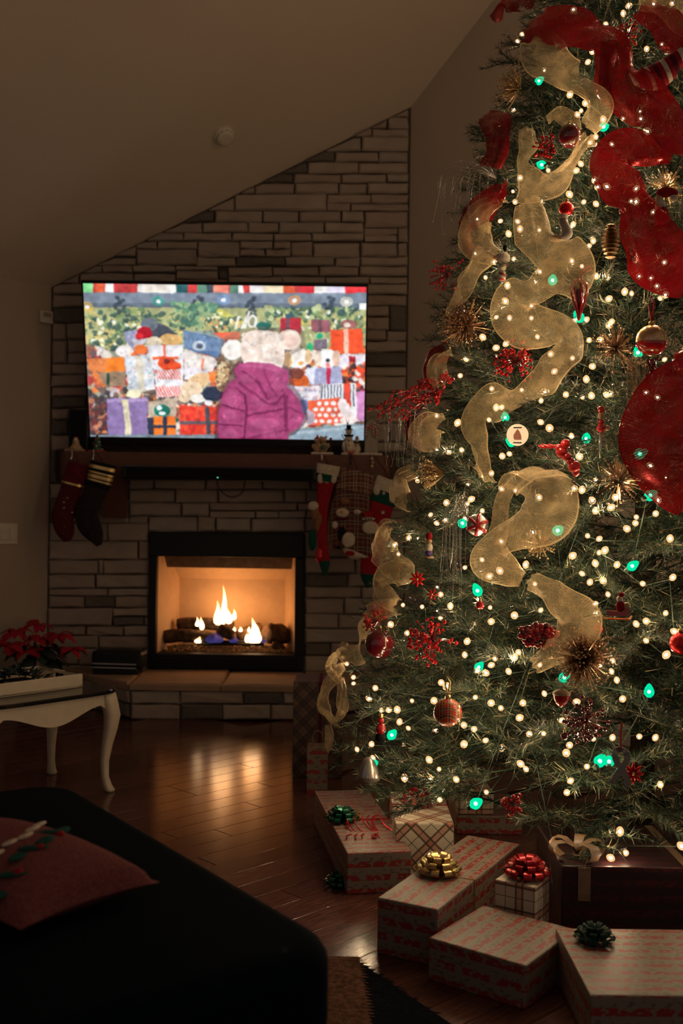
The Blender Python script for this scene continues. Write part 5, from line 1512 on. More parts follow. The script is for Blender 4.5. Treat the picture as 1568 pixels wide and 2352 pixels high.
wb_.lathe([(.0035, -.012), (.0100, -.005), (.0115, .001), (.0100, .008), (.005, .014), (0, .016)], 10, 1, close=False)
warm_me = wb_.mesh('bulb', [M['bulb_warm_core'], M['bulb_warm_halo'], M['wire']], True)
gb_ = MB().ball((0, 0, .012), .006, 1, 0)
gb_.lathe([(.006, -.006), (.0145, .004), (.0160, .012), (.012, .024), (.006, .034), (0, .038)], 10, 1, close=False)
gb_.lathe([(.007, -.016), (.0075, -.006), (.006, -.004)], 8, 2)
green_me = gb_.mesh('bulb', [M['bulb_green_core'], M['bulb_green_shell'], M['wire']], False)
bulbs = [tuple(map(float, s_.split(','))) for s_ in WARM.split()]
pts = [surf(a, b, random.uniform(-.05, .002) if (a - 1188) ** 2 + (b - 999) ** 2 > 95 ** 2 else .15) for a, b in bulbs]
for k in range(60):          # lamps deeper in the branches
    z = float(np.interp(random.random(), cum, zs)); az = cam_az + rad(random.uniform(-100, 100)); r = RT(z) * random.uniform(.66, .84)
    pts.append(Vector((TX + r * math.cos(az), TY + r * math.sin(az), z)))
for k in range(190):          # the side turned to the walls and the top out of the frame
    z = random.uniform(.5, 3.0) if k < 90 else random.uniform(2.9, 4.5)
    az = cam_az + rad(random.uniform(-230, -95)) if k < 90 else random.uniform(0, 6.28)
    r = RT(z) * random.uniform(.92, 1.0)
    pts.append(Vector((TX + r * math.cos(az), TY + r * math.sin(az), z)))
for k in range(80):           # the side beyond the right edge of the frame
    z = random.uniform(.4, 3.0); az = cam_az + rad(random.uniform(16, 100)); r = RT(z) * random.uniform(.93, 1.0)
    pts.append(Vector((TX + r * math.cos(az), TY + r * math.sin(az), z)))
bands = [(2.55, 9, 'wound round the top of the tree'), (2.0, 2.55, 'wound round the tree above the television height'), (1.5, 2.0, 'wound round the tree level with the television'), (1.02, 1.5, 'wound round the tree level with the stockings'),
         (.58, 1.02, 'wound round the tree level with the fire'), (-1, .58, 'wound round the lowest branches above the gifts')]
def light_string(label, P_, me, rec=.09):
    o = thing('light_string', label, 'string lights', (TX, TY, 0), group='strings of lights on the tree')
    rest = list(P_); rest.sort(key=lambda p: (p.x - TX) * .8 - (p.y - TY) * .6)
    chain = [rest.pop(0)]
    while rest:          # each lamp is followed by its nearest free neighbour
        nx = min(rest, key=lambda p: (p - chain[-1]).length_squared); rest.remove(nx); chain.append(nx)
    P_ = chain
    C0 = Vector((TX, TY, 0))
    path = []
    for p in P_:
        q_ = p - C0
        link('bulb', me, o, q_, (random.uniform(-1.2, 1.2), random.uniform(-1.2, 1.2), random.uniform(0, 6))).scale = [random.uniform(.55, .95) if me is warm_me else random.uniform(.8, 1.0)] * 3
        h = Vector((q_.x, q_.y, 0)); L_ = h.length
        path.append(q_ - h * (rec / max(L_, .1)) * random.uniform(.7, 1.3) - Vector((0, 0, .01)))
        path.append(q_ - Vector((0, 0, .004)) - h * (.012 / max(L_, .1)))
    w = MB()
    for i in range(0, len(path) - 2, 2):
        pass
    w.tube(path, .0012, 3, cap=False)
    w.obj('wire', M['wire'], o)
    return o
for z0, z1, lab in bands:
    sel = [p for p in pts if z0 <= p.z < z1]
    light_string('string of warm white mini lights ' + lab, sel, warm_me)
light_string('string of large green bulbs spread over the whole tree', [surf(a, b, random.uniform(-.025, .012)) for a, b in GREEN], green_me)

# ------------------------------------------------------------------ ribbons
def ribbon(label, ctrl, mat, width, name='mesh_ribbon', cat='ribbon', bulge=.016, ripple=.009, n=14, group=None):
    """ctrl: (px, py, lift, width factor, twist degrees)"""
    width *= 1.14
    C_ = [surf(a, b, l) for a, b, l, w, t in ctrl]
    ln = catmull(C_, n); wt = catmull([Vector((w, rad(t), 0)) for a, b, l, w, t in ctrl], n)
    V, Fc, UV = [], [], []
    K = 13; s_ = 0.0; ph = random.uniform(0, 6)
    for i, c in enumerate(ln):
        t = (ln[min(i + 1, len(ln) - 1)] - ln[max(i - 1, 0)]).normalized()
        if i: s_ += (ln[i] - ln[i - 1]).length
        nn = tnorm(c); nn = (nn - t * nn.dot(t)).normalized()
        sd = t.cross(nn).normalized()
        a = wt[i].y * 1.25 + .42 * math.sin(s_ * 13 + ph) + .2 * math.sin(s_ * 31 + 2 * ph)
        W = sd * math.cos(a) + nn * math.sin(a); N2 = nn * math.cos(a) - sd * math.sin(a)
        hw = width * max(wt[i].x, .12) / 2 * (1 + .10 * math.sin(s_ * 19 + ph))
        for k in range(K):
            w = -1 + 2 * k / (K - 1)
            rp_ = ripple * math.sin(7.5 * w + 1.3 * math.sin(s_ * 14 + ph)) * (.6 + .4 * math.sin(s_ * 9 + ph)) + 1.3 * ripple * abs(w) ** 3 * math.sin(s_ * 42 + ph * w)
            V.append(c + W * hw * w + N2 * (bulge * (1 - w * w) + rp_))
            UV.append((k / (K - 1), s_))
    for i in range(len(ln) - 1):
        for k in range(K - 1): Fc.append((i * K + k, i * K + k + 1, (i + 1) * K + k + 1, (i + 1) * K + k))
    me = mesh(name, V, Fc, mat, True)
    ul = me.uv_layers.new(name='UVMap')
    for lp in me.loops: ul.data[lp.index].uv = UV[lp.vertex_index]
    o = link(name, me)
    return tag(o, label, cat, group)
G, Rd = M['ribbon_gold'], M['ribbon_red']
GG, GR = 'gold mesh ribbons on the tree', 'red mesh ribbons on the tree'
ribbon('gold mesh ribbon loop beside the topmost green bulb', [(1240, 92, .03, .9, 10), (1252, 130, .05, 1.1, 0), (1300, 168, .06, .9, -20), (1352, 205, .07, .8, -35), (1372, 248, .05, .8, -20), (1358, 292, .0, .55, 0)], G, .105, group=GG)
ribbon('gold mesh ribbon curling round a dark glass ball near the top', [(1262, 275, .05, .4, 60), (1280, 262, .06, .6, 30), (1305, 275, .05, .6, 0), (1320, 305, .0, .4, 0)], G, .08, group=GG)
ribbon('gold mesh ribbon bowing in a U shape under the third green bulb', [(1210, 300, .05, .45, 40), (1212, 350, .05, .65, 20), (1205, 405, .05, .8, 0), (1228, 440, .06, 1.0, 0), (1275, 418, .06, 1.0, 0), (1320, 375, .05, .75, 10), (1350, 318, .01, .5, 0)], G, .10, group=GG)
ribbon('long gold mesh ribbon twisting down the middle of the tree', [(1216, 462, .03, .5, 0), (1218, 510, .05, .75, 0), (1232, 560, .06, .9, 10), (1290, 590, .09, 1.15, 15), (1302, 632, .09, 1.1, 40), (1240, 655, .07, .9, 60), (1178, 688, .07, 1.0, 25), (1182, 735, .08, 1.1, 0), (1225, 752, .07, .95, -20), (1280, 755, .05, .7, 0), (1308, 782, .05, .6, 20), (1280, 840, .07, .95, 0), (1232, 888, .06, .6, 20), (1190, 905, .05, .55, 30),
       (1130, 925, .07, .9, 20), (1095, 965, .08, .95, 0), (1098, 1020, .08, .8, -10), (1112, 1065, .07, .75, 0), (1125, 1098, .03, .6, 0)], G, .112, group=GG)
ribbon('big gold mesh ribbon loop low in the middle of the tree', [(1165, 1130, .06, .5, 60), (1215, 1092, .08, .8, 50), (1265, 1110, .09, 1.0, 30), (1250, 1170, .09, 1.5, 0), (1200, 1215, .08, 1.3, 0), (1140, 1250, .05, .6, 0), (1128, 1285, .05, .9, 0), (1165, 1312, .03, .7, 0), (1200, 1330, .01, .4, 0)], G, .12, group=GG)
ribbon('gold mesh ribbon edge standing left of the big loop', [(1170, 1115, .08, .35, 60), (1152, 1160, .09, .45, 60), (1146, 1210, .08, .45, 50), (1140, 1245, .05, .45, 0)], G, .10, group=GG)
ribbon('pale gold ribbon drooping over the bronze starburst', [(1222, 1335, .03, .45, 0), (1262, 1355, .06, .6, 10), (1300, 1390, .08, .95, 0), (1330, 1430, .07, .95, 0), (1300, 1478, .06, .7, 20), (1262, 1505, .05, .55, 0), (1232, 1528, .02, .4, 0)], G, .105, group=GG)
ribbon('gold ribbon loop over red at the left silhouette near the top', [(1160, 470, .03, .5, 0), (1115, 488, .05, .9, 0), (1090, 525, .05, 1.0, 0), (1102, 570, .05, .8, 0), (1140, 592, .02, .5, 0)], G, .105, group=GG)
ribbon('gold ribbon tail hanging toward the red berry burst', [(1120, 580, .03, .6, 0), (1095, 610, .04, .8, 0), (1072, 650, .04, .75, 10), (1048, 690, .03, .5, 0), (1032, 722, .02, .3, 0)], G, .095, group=GG)
ribbon('gold ribbon loop inside a red loop above the red berry branch', [(1040, 812, .01, .5, 0), (1012, 830, .04, .6, 30), (1002, 858, .04, .6, 30), (1010, 890, .02, .4, 0)], G, .085, group=GG)
ribbon('gold ribbon fan at the left edge beside the snowmen', [(1022, 962, .01, .5, 0), (985, 975, .05, 1.1, 0), (978, 1005, .05, 1.0, 0), (1000, 1032, .01, .35, 0)], G, .105, group=GG)
ribbon('gold ribbon loop touching the cuff of the last stocking', [(955, 1080, .01, .4, 0), (918, 1100, .04, .6, 30), (920, 1140, .04, .7, 20), (942, 1165, .02, .6, 0)], G, .085, group=GG)
ribbon('gold ribbon spilling down beside the stockings', [(905, 1205, .02, .4, 0), (878, 1225, .04, .8, 0), (880, 1265, .05, .9, 0), (905, 1300, .05, .85, 20), (930, 1315, .04, .6, 40), (900, 1318, .05, .7, 40), (870, 1330, .05, .6, 20), (880, 1365, .04, .7, 0), (912, 1392, .01, .4, 0)], G, .095, group=GG)
ribbon('gold ribbon swag below the stockings', [(915, 1395, .01, .35, 0), (870, 1402, .04, .6, 20), (838, 1430, .05, .65, 0), (838, 1475, .04, .7, 0), (822, 1505, .03, .6, 0), (790, 1500, .05, .7, 0), (765, 1530, .05, .65, 0), (785, 1555, .03, .6, 20)], G, .10, group=GG)
ribbon('gold ribbon end hanging in front of the hearth', [(778, 1548, .03, .4, 30), (752, 1580, .04, .5, 30), (742, 1620, .04, .5, 20), (765, 1645, .03, .7, 0), (772, 1660, .01, .3, 0)], G, .085, group=GG)
ribbon('gold ribbon edge left of the hearth gift', [(782, 1560, .02, .25, 50), (786, 1600, .04, .4, 50), (785, 1640, .03, .4, 30), (772, 1660, .0, .3, 0)], G, .08, group=GG)
ribbon('small gold ribbon tip low on the left edge', [(758, 1668, .02, .5, 0), (756, 1695, .03, .8, 0), (762, 1728, .02, .35, 0)], G, .075, group=GG)
ribbon('gold ribbon arc at the upper right corner', [(1475, 2, .05, .5, 20), (1525, 8, .07, .7, 10), (1562, 40, .06, .7, 0), (1585, 80, .05, .6, 0)], G, .10, group=GG)
ribbon('red mesh ribbon sweeping across the top to the right edge', [(1215, 72, .03, .6, 0), (1260, 58, .06, .9, 0), (1330, 75, .07, 1.0, 0), (1395, 92, .06, .9, 10), (1415, 140, .06, .9, 0), (1432, 195, .07, 1.0, 0), (1490, 245, .08, 1.05, 0), (1540, 300, .08, .95, 10), (1572, 360, .05, .7, 30)], Rd, .112, group=GR)
ribbon('red mesh ribbon falling down the right side past the candy beads', [(1540, 345, .02, .6, 40), (1490, 345, .04, .7, 40), (1432, 340, .05, .8, 30), (1404, 378, .06, .85, 0), (1425, 430, .07, .95, 0), (1470, 485, .08, 1.0, 0), (1486, 540, .08, 1.1, 0), (1520, 600, .07, 1.2, 0), (1590, 640, .06, 1.1, 0)], Rd, .118, group=GR)
ribbon('red mesh ribbon tail hanging beside the second green bulb', [(1390, 110, .05, .7, 0), (1388, 160, .06, .6, 10), (1388, 205, .06, .65, 0), (1410, 232, .04, .5, 0)], Rd, .085, group=GR)
ribbon('red mesh ribbon bulging at the right edge halfway down', [(1600, 880, .05, 1.0, 0), (1560, 920, .08, 1.4, 0), (1515, 985, .10, 1.6, 0), (1520, 1045, .10, 1.5, 0), (1565, 1100, .07, 1.2, 0), (1600, 1130, .05, 1.0, 0)], Rd, .125, group=GR)
ribbon('red mesh ribbon curve in the upper right corner', [(1480, 22, .04, .7, 0), (1520, 45, .07, .9, 0), (1552, 90, .06, .9, 0), (1566, 120, .04, .5, 0)], Rd, .10, group=GR)
ribbon('red ribbon at the left silhouette near the top', [(1120, 300, .02, .45, 20), (1112, 278, .03, .5, 40), (1145, 290, .04, .8, 0), (1140, 335, .04, .9, 0), (1128, 385, .03, .8, 0)], Rd, .10, group=GR)
ribbon('red ribbon behind the upper gold loop on the left', [(1165, 425, .02, .8, 0), (1150, 455, .03, 1.0, 0), (1105, 478, .03, .8, 0), (1075, 515, .03, .6, 0), (1072, 560, .03, .35, 0), (1088, 580, .02, .3, 0)], Rd, .10, group=GR)
ribbon('red ribbon loop beside the bronze fan on the left', [(1030, 800, .01, .6, 0), (998, 815, .03, .75, 0), (982, 850, .03, .65, 0), (992, 900, .02, .5, 0)], Rd, .09, group=GR)
ribbon('red ribbon curl behind the gold fan by the snowmen', [(985, 945, .01, .5, 0), (950, 965, .02, .5, 0), (945, 1000, .02, .5, 0), (968, 1022, .01, .4, 0)], Rd, .08, group=GR)
ribbon('red ribbon corner at the very top left of the tree', [(1135, 45, .02, .2, 0), (1165, 5, .03, .7, 0), (1210, -20, .03, 1.0, 0), (1240, 10, .02, .8, 0)], Rd, .10, group=GR)
ribbon('red glittering ribbon curl at the low left silhouette', [(905, 1398, .0, .5, 0), (860, 1410, .02, .8, 0), (845, 1440, .02, .7, 0)], M['ribbon_red'], .08, group=GR)

# ------------------------------------------------------------------ ornaments
def orn(name, label, px, py, off=.02, cat='ornament', face=True):
    p = surf(px, py, off)
    rz = math.atan2(p.x, p.y) * -1 if face else 0
    return thing(name, label, cat, p, rz)
def K_(p): return p.y / F          # metres per pixel at a point
def cap_loop(o, z, r=.006, mat='gold', cord=None, cl=.05):
    MB().lathe([(r, z), (r, z + .008), (r * .5, z + .010)], 10).obj('cap', M[mat], o, True)
    if cord:
        MB().tube([(0, 0, z + .008), (-.008, 0, z + .008 + cl * .6), (-.003, .012, z + .008 + cl), (.006, .006, z + .008 + cl * .7), (0.001, 0, z + .008)], .0028, 5).obj('hanger', M[cord], o, True)
# 1 mercury glass ball with a grape drop
o = orn('glass_ornament', 'gold and red mercury glass ball with a grape drop on a red ribbon', 1496, 782, .05); k = K_(o.location); r = 36 * k
MB().ball((0, 0, 0), r, 3).obj('ball', M['mercury'], o, True); cap_loop(o, r, .009, 'gold', 'red_cord', .075)
MB().lathe([(r * .99, -r * .12), (r * 1.005, -r * .30), (r * .80, -r * .62), (r * .5, -r * .88), (0, -r)], 24, close=False).obj('red_lower_shell', M['red_gloss'], o, True)
for q_ in range(12):
    a = q_ * 2.4; MB().ball((.013 * math.cos(a) * (1 - q_ / 16), .013 * math.sin(a) * (1 - q_ / 16), -r - .008 - q_ * .004), .0075, 1).obj('grape', M['red_dark'], o, True)
# 2 teardrop lattice lantern
o = orn('lantern_ornament', 'openwork red teardrop ornament hanging by a red ribbon', 1330, 680, .06); k = K_(o.location)
prof = [(0.0, 40), (10, 36), (18, 25), (20, 14), (16, -4), (10, -24), (5, -40), (2, -52), (0, -56)]
for q_ in range(8):
    a = q_ * math.pi / 4
    MB().tube([(rr * k * math.cos(a + .5 * i / 8), rr * k * math.sin(a + .5 * i / 8), zz * k) for i, (rr, zz) in enumerate(prof)], .0026, 5).obj('rib', M['red_gloss'], o, True)
MB().lathe([(4 * k, 34 * k), (11 * k, 22 * k), (12 * k, 10 * k), (8 * k, -14 * k), (2 * k, -46 * k)], 12).obj('core', M['red_dark'], o, True)
MB().tube([(0, 0, 38 * k), (8 * k, 0, 52 * k), (26 * k, .01, 62 * k), (22 * k, .01, 70 * k), (2 * k, 0, 56 * k), (-2 * k, 0, 40 * k)], .003, 5).obj('hanger', M['red_cord'], o, True)
# 3 white printed disc
o = orn('disc_ornament', 'round white disc ornament printed with a small red tree', 1188, 999, .085); k = K_(o.location); r = 25 * k
MB().lathe([(r * .97, -.003), (r, -.0015), (r, .0015), (r * .97, .003)], 32, M=Matrix.Rotation(rad(90), 4, 'X')).obj('disc', plain('white_ceramic', (.82, .76, .66), .35, namt=.03), o, False)
pr_ = [(-9, -2), (-9, -8), (-7, -13), (9, -13), (9, -8), (8, -2), (4, 6), (0, 12), (-4, 6)]
MB().prism([(a * k, b * k + .002) for a, b in pr_], -.0031, -.0036).obj('printed_tree', plaid('printed_tartan', (.22, .03, .03, 1), (.02, .02, .02, 1), (.4, .3, .2, 1), 130), o)
for zz in (16.5, -18): MB().box((0, -.0034, zz * k), (19 * k, .0006, 2.6 * k), 0).obj('printed_line', M['black_felt'], o)
MB().tube([(0, 0, r), (.003, .004, r + .02), (0, .01, r + .035)], .0012, 4).obj('hanger', M['wire'], o)
# 4 striped candy roll upper right
o = orn('striped_ornament', 'red and cream striped curled ornament near the upper right edge', 1512, 152, .05); k = K_(o.location)
rings = []
for i in range(16):
    t = i / 15; c = Vector((-58 * k + 130 * k * t, 0, -24 * k + 70 * k * t - 30 * k * math.sin(math.pi * t))); rr = (8 + 22 * math.sin(math.pi * min(1, .12 + t * .9))) * k
    rings.append([c + Vector((-.45, 0, .9)) * rr * math.cos(a) + Vector((0, 1, 0)) * rr * math.sin(a) for a in [2 * math.pi * q_ / 12 for q_ in range(12)]])
for i in range(15):
    MB().loft(rings[i:i + 2], cap=(i in (0, 14))).obj('stripe', M['red_felt'] if i % 2 else (M['maroon_felt'] if i % 4 else M['cream_felt']), o, True)
# 5 santa hat figure at right
def figure(o, k, spec):
    for nm, x, z, rx, rz__, mt_ in spec:
        MB().ball((0, 0, 0), 1, 2, 0, (rx * k, min(rx, rz__) * k * .85, rz__ * k)).obj(nm, M[mt_], o, True, loc=(x * k, -0.002, z * k))
o = orn('santa_ornament', 'Santa ornament with red hat and pompom at the right edge', 1530, 470, .06); k = K_(o.location)
figure(o, k, [('hat', -2, 28, 22, 12, 'red_felt'), ('hat_tip', 16, 24, 10, 10, 'red_felt'), ('pompom', 16, 14, 10, 10, 'cream_felt'), ('face', -16, 14, 9, 9, 'resin_tan'), ('beard', -14, 0, 12, 16, 'cream_felt'), ('body', -10, -26, 17, 24, 'red_felt'), ('boot', -14, -50, 12, 6, 'black_felt'), ('boot', 2, -50, 10, 6, 'black_felt')])
# 6 dark ball inside the ribbon
o = orn('glass_ball', 'dark red glass ball framed by the upper gold ribbon', 1308, 312, .03); r = 27 * K_(o.location); MB().ball((0, 0, 0), r, 3).obj('ball', M['red_dark'], o, True); cap_loop(o, r)
# 7 red bauble and grey toy boot
o = orn('glitter_ball', 'red and black glitter ball above a pale toy boot', 1300, 480, .04); r = 17 * K_(o.location); MB().ball((0, 0, 0), r, 3).obj('ball', M['glit_red'], o, True); cap_loop(o, r)
o = orn('boot_ornament', 'pale boot shaped ornament under a red glitter ball', 1296, 525, .05); k = K_(o.location)
MB().loft([[Vector((c + rr * math.cos(a), rr * math.sin(a), z)) * k for a in [2 * math.pi * q_ / 12 for q_ in range(12)]] for c, z, rr in [(-4, 24, 10), (-2, 12, 11), (4, 0, 12), (6, -12, 13), (2, -20, 14), (-2, -26, 11)]]).obj('shaft', M['resin_grey'], o, True)
MB().ball((0, 0, 0), 1, 2, 0, (18 * k, 9 * k, 9 * k)).obj('toe', M['resin_tan'], o, True, loc=(-18 * k, 0, -22 * k))
MB().lathe([(11 * k, 0), (12 * k, 5 * k), (11 * k, 10 * k)], 12).obj('cuff', M['cream_felt'], o, True, loc=(-4 * k, 0, 22 * k))
# 8 snowman with a striped sock
o = orn('snowman_ornament', 'small snowman ornament with black hat and striped legs, in the gold ribbon on the left', 1154, 590, .06); k = K_(o.location)
figure(o, k, [('head', 2, -4, 16, 15, 'resin_white'), ('hat', 5, 20, 5, 8, 'black_felt'), ('nose', -16, -2, 5, 3, 'orange'), ('scarf', 4, -18, 10, 4, 'red_felt'), ('body', 0, -24, 9, 10, 'resin_white')])
MB().lathe([(7 * k, -54 * k), (8 * k, -44 * k), (7 * k, -34 * k)], 12).obj('striped_legs', M['candy'], o, True)
# 9 red beaded flower cluster
o = orn('bead_ornament', 'cluster of shiny red beads with a thin red tail right of the white disc', 1318, 1072, .05); k = K_(o.location)
for (x, z, rr) in [(0, 0, 15), (-28, 34, 15), (-16, 22, 11), (-36, 44, 9), (-20, 52, 12), (4, -14, 9), (-8, 12, 10)]:
    MB().ball((x * k, random.uniform(-.006, .006), z * k), rr * k, 2).obj('bead', M['red_gloss'], o, True)
for q_ in range(5): MB().ball((0, 0, 0), 1, 2, 0, (11 * k, 4 * k, 4 * k)).obj('petal', M['red_gloss'], o, True, loc=((-44 - 7 * q_) * k, 0, (46 + 2 * (q_ % 2)) * k), rot=(0, .3, 0))
MB().tube([(2 * k, 0, -18 * k), (4 * k, 0, -40 * k), (6 * k, 0, -72 * k)], .0015, 4).obj('tail', M['red_cord'], o)
# 10 bead man with icicle
o = orn('bead_chain_ornament', 'hanging chain of red and pale beads ending in a twisted icicle', 1380, 975, .05); k = K_(o.location)
for q_, (z, rr, mt_) in enumerate([(34, 9, 'red_gloss'), (20, 8, 'resin_tan'), (6, 7, 'red_gloss'), (-8, 11, 'red_gloss'), (-8, 7, 'resin_tan')]): MB().ball((0 if q_ < 4 else 14 * k, 0, z * k), rr * k, 2).obj('bead', M[mt_], o, True)
MB().tube([(0, 0, -18 * k), (-2 * k, 0, -45 * k), (-2 * k, 0, -78 * k)], [4 * k, 3 * k, .5 * k], 6).obj('icicle', M['silver'], o, True)
# 11 red grape cluster
o = orn('grape_ornament', 'wide cluster of glossy red grapes below the pale gold ribbon', 1236, 1456, .06); k = K_(o.location)
for q_ in range(46):
    a, rr = q_ * 2.399, math.sqrt(q_ / 46)
    MB().ball((44 * rr * math.cos(a) * k, -.012 * (1 - rr) + random.uniform(-.006, .006), (26 * rr * math.sin(a) - 4 * rr) * k), random.uniform(6.5, 9) * k, 2).obj('grape', M['red_gloss'] if q_ % 5 else M['red_dark'], o, True)
# 12.. small balls
for lab, px, py, rr, mt_ in [('small bright red ball beside the bronze starburst', 1373, 1445, 11, 'glit_red'), ('red glitter ball cut by the right edge low on the tree', 1563, 1478, 26, 'glit_red'), ('dark red glass ball low on the left under the red gold ribbon', 872, 1478, 34, 'red_dark'),
                             ('small red ball beneath a green bulb at mid tree', 1102, 1390, 10, 'red_gloss'), ('small red ball left of the silver ribbon ornament, under the berry burst', 1296, 1690, 9, 'red_dark'), ('large red ball cut by the right edge beside the grape drop', 1572, 830, 28, 'red_gloss')]:
    o = orn('glass_ball', lab, px, py, .04); r = rr * K_(o.location); MB().ball((0, 0, 0), r, 3).obj('ball', M[mt_], o, True); cap_loop(o, r, min(.007, r * .3))
# 13 santa in a sleigh
o = orn('sleigh_ornament', 'Santa riding a red sleigh ornament on the right side', 1420, 1402, .06); k = K_(o.location)
MB().prism([(-24 * k, -12 * k), (22 * k, -12 * k), (26 * k, 8 * k), (20 * k, 6 * k), (8 * k, -2 * k), (-14 * k, -2 * k), (-26 * k, 0)], .010, -.010).obj('sleigh', M['red_gloss'], o)
MB().tube([(-36 * k, -.008, -14 * k), (-30 * k, -.008, -20 * k), (24 * k, -.008, -20 * k), (30 * k, -.008, -12 * k)], .002, 5).obj('runner', M['gold'], o); MB().tube([(-36 * k, .008, -14 * k), (-30 * k, .008, -20 * k), (24 * k, .008, -20 * k), (30 * k, .008, -12 * k)], .002, 5).obj('runner', M['gold'], o)
figure(o, k, [('santa_body', 4, 10, 11, 13, 'red_felt'), ('santa_head', 2, 26, 7, 8, 'resin_white'), ('santa_cap', 6, 36, 7, 6, 'red_felt'), ('sack', 18, 10, 9, 10, 'resin_tan')])
# 15 nutcracker
o = orn('nutcracker_ornament', 'small nutcracker ornament with red hat and purple base on the left', 985, 1252, .05); k = K_(o.location)
figure(o, k, [('hat', 0, 20, 8, 10, 'red_felt'), ('head', 0, 8, 7, 7, 'resin_tan'), ('body', 0, -6, 9, 11, 'resin_white'), ('legs', 0, -18, 9, 9, 'purple')])
MB().lathe([(12 * k, -30 * k), (12 * k, -26 * k)], 14).obj('base', M['resin_tan'], o)
# 16 clear ball with Santa
o = orn('santa_ball', 'round silver ornament with red Santa trim left of the big gold loop', 1096, 1206, .05); k = K_(o.location); r = 28 * k
MB().ball((0, 0, 0), r * .9, 3).obj('ball', M['silver'], o, True)
for q_ in range(3):
    MB().lathe([(r * .93, -.005), (r * .96, 0), (r * .93, .005)], 24, M=Matrix.Rotation(.7 + q_ * 1.0, 4, 'Y')).obj('red_band', M['red_gloss'], o, True)
# 18 tartan ball
o = orn('tartan_ball', 'red tartan fabric ball low on the tree above the white plaid gift', 1028, 1636, .05); r = 33 * K_(o.location); MB().ball((0, 0, 0), r, 3).obj('ball', M['plaid_ball'], o, True); cap_loop(o, r, .008, 'gold', 'gold', .05)
# 19 red soldier
o = orn('soldier_ornament', 'red soldier ornament with yellow cap beside a green bulb, low on the left', 874, 1668, .06); k = K_(o.location)
figure(o, k, [('cap', -1, 24, 7, 7, 'gold'), ('head', 0, 13, 8, 8, 'red_gloss'), ('body', 0, -6, 12, 14, 'red_gloss'), ('legs', -1, -26, 12, 12, 'black_felt')])
# 20 acorn
o = orn('acorn_ornament', 'red acorn ornament with cream cap under a large green bulb', 1289, 1600, .06); k = K_(o.location)
MB().lathe([(0, -24 * k), (10 * k, -20 * k), (18 * k, -6 * k), (19 * k, 6 * k)], 16, close=False).obj('nut', M['red_gloss'], o, True); MB().lathe([(20 * k, 4 * k), (20 * k, 10 * k), (10 * k, 16 * k), (3 * k, 18 * k), (3 * k, 24 * k), (0, 24 * k)], 16).obj('cap', M['resin_tan'], o, True)
# 21 looped silver ribbon
o = orn('ribbon_ornament', 'silver awareness ribbon ornament on a red cord near the lower right', 1425, 1765, .06); k = K_(o.location)
path = [(-20, -36), (-6, -10), (10, 14), (14, 30), (6, 42), (-6, 42), (-13, 30), (-9, 14), (8, -10), (18, -40)]
pp_ = catmull([Vector((a * k, (-.004 if i < 5 else .004), b * k)) for i, (a, b) in enumerate(path)], 5)
rings = []
for i, c in enumerate(pp_):
    t = (pp_[min(i + 1, len(pp_) - 1)] - pp_[max(i - 1, 0)]).normalized(); s = Vector((t.z, 0, -t.x))
    rings.append([c + s * 7 * k + Vector((0, -.002, 0)), c - s * 7 * k + Vector((0, -.002, 0)), c - s * 7 * k + Vector((0, .002, 0)), c + s * 7 * k + Vector((0, .002, 0))])
MB().loft(rings).obj('loop', M['glit_silver'], o); MB().tube([(0, 0, 44 * k), (-2 * k, 0, 70 * k), (1 * k, .01, 104 * k)], .003, 5).obj('hanger', M['red_cord'], o)
# 22 red star flower
def star_flower(o, r, mat, n=8):
    for q_ in range(n):
        a = 2 * math.pi * q_ / n
        MB().ball((0, 0, 0), 1, 1, 0, (r * .5, r * .10, r * .17)).obj('petal', mat, o, True, loc=(r * .5 * math.cos(a), 0, r * .5 * math.sin(a)), rot=(0, -a, 0))
    MB().ball((0, -.004, 0), r * .16, 2).obj('centre', M['gold'], o, True)
o = orn('star_flower', 'red glitter flower right of the silver ribbon ornament', 1454, 1776, .05); star_flower(o, 26 * K_(o.location), M['glit_red'])
o = orn('star_flower', 'dark red flower ornament low beside the last gold ribbon swag', 958, 1330, .04); star_flower(o, 20 * K_(o.location), M['glit_red'])
o = orn('star_flower', 'tiny red flower below the other low red flower on the left', 992, 1365, .04); star_flower(o, 16 * K_(o.location), M['glit_red'], 6)
# 30 clear bell
o = orn('bell_ornament', 'clear pale bell ornament at the lowest left branches', 846, 1765, .05); k = K_(o.location)
MB().lathe([(26 * k, -26 * k), (24 * k, -16 * k), (20 * k, 4 * k), (12 * k, 20 * k), (4 * k, 26 * k), (0, 27 * k)], 18).obj('bell', M['glit_silver'], o, True); MB().ball((0, 0, -28 * k), 5 * k, 2).obj('clapper', M['silver'], o, True)
# 31 candy garland
o = orn('candy_garland', 'short string of red and clear candy beads beside the red ribbon', 1440, 545, .05); k = K_(o.location)
for q_ in range(8): MB().ball((( -12 + 4.4 * q_) * k, 0, (60 - 16 * q_) * k), 8 * k, 2).obj('bead', M['red_gloss'] if q_ % 2 == 0 else M['glit_silver'], o, True)
# pine cone brown
o = orn('pine_cone', 'brown pine cone ornament hanging left of the candy beads', 1402, 555, .04); k = K_(o.location)
for t_ in range(9):
    rr = (8 + 14 * math.sin(math.pi * (t_ + 1) / 10)) * k
    MB().lathe([(rr * .5, -3 * k), (rr, 0), (rr * .55, 4 * k)], 11).obj('scale_row', M['bronze'], o, False, loc=(0, 0, (36 - 9 * t_) * k), rot=(0, 0, t_ * .3))

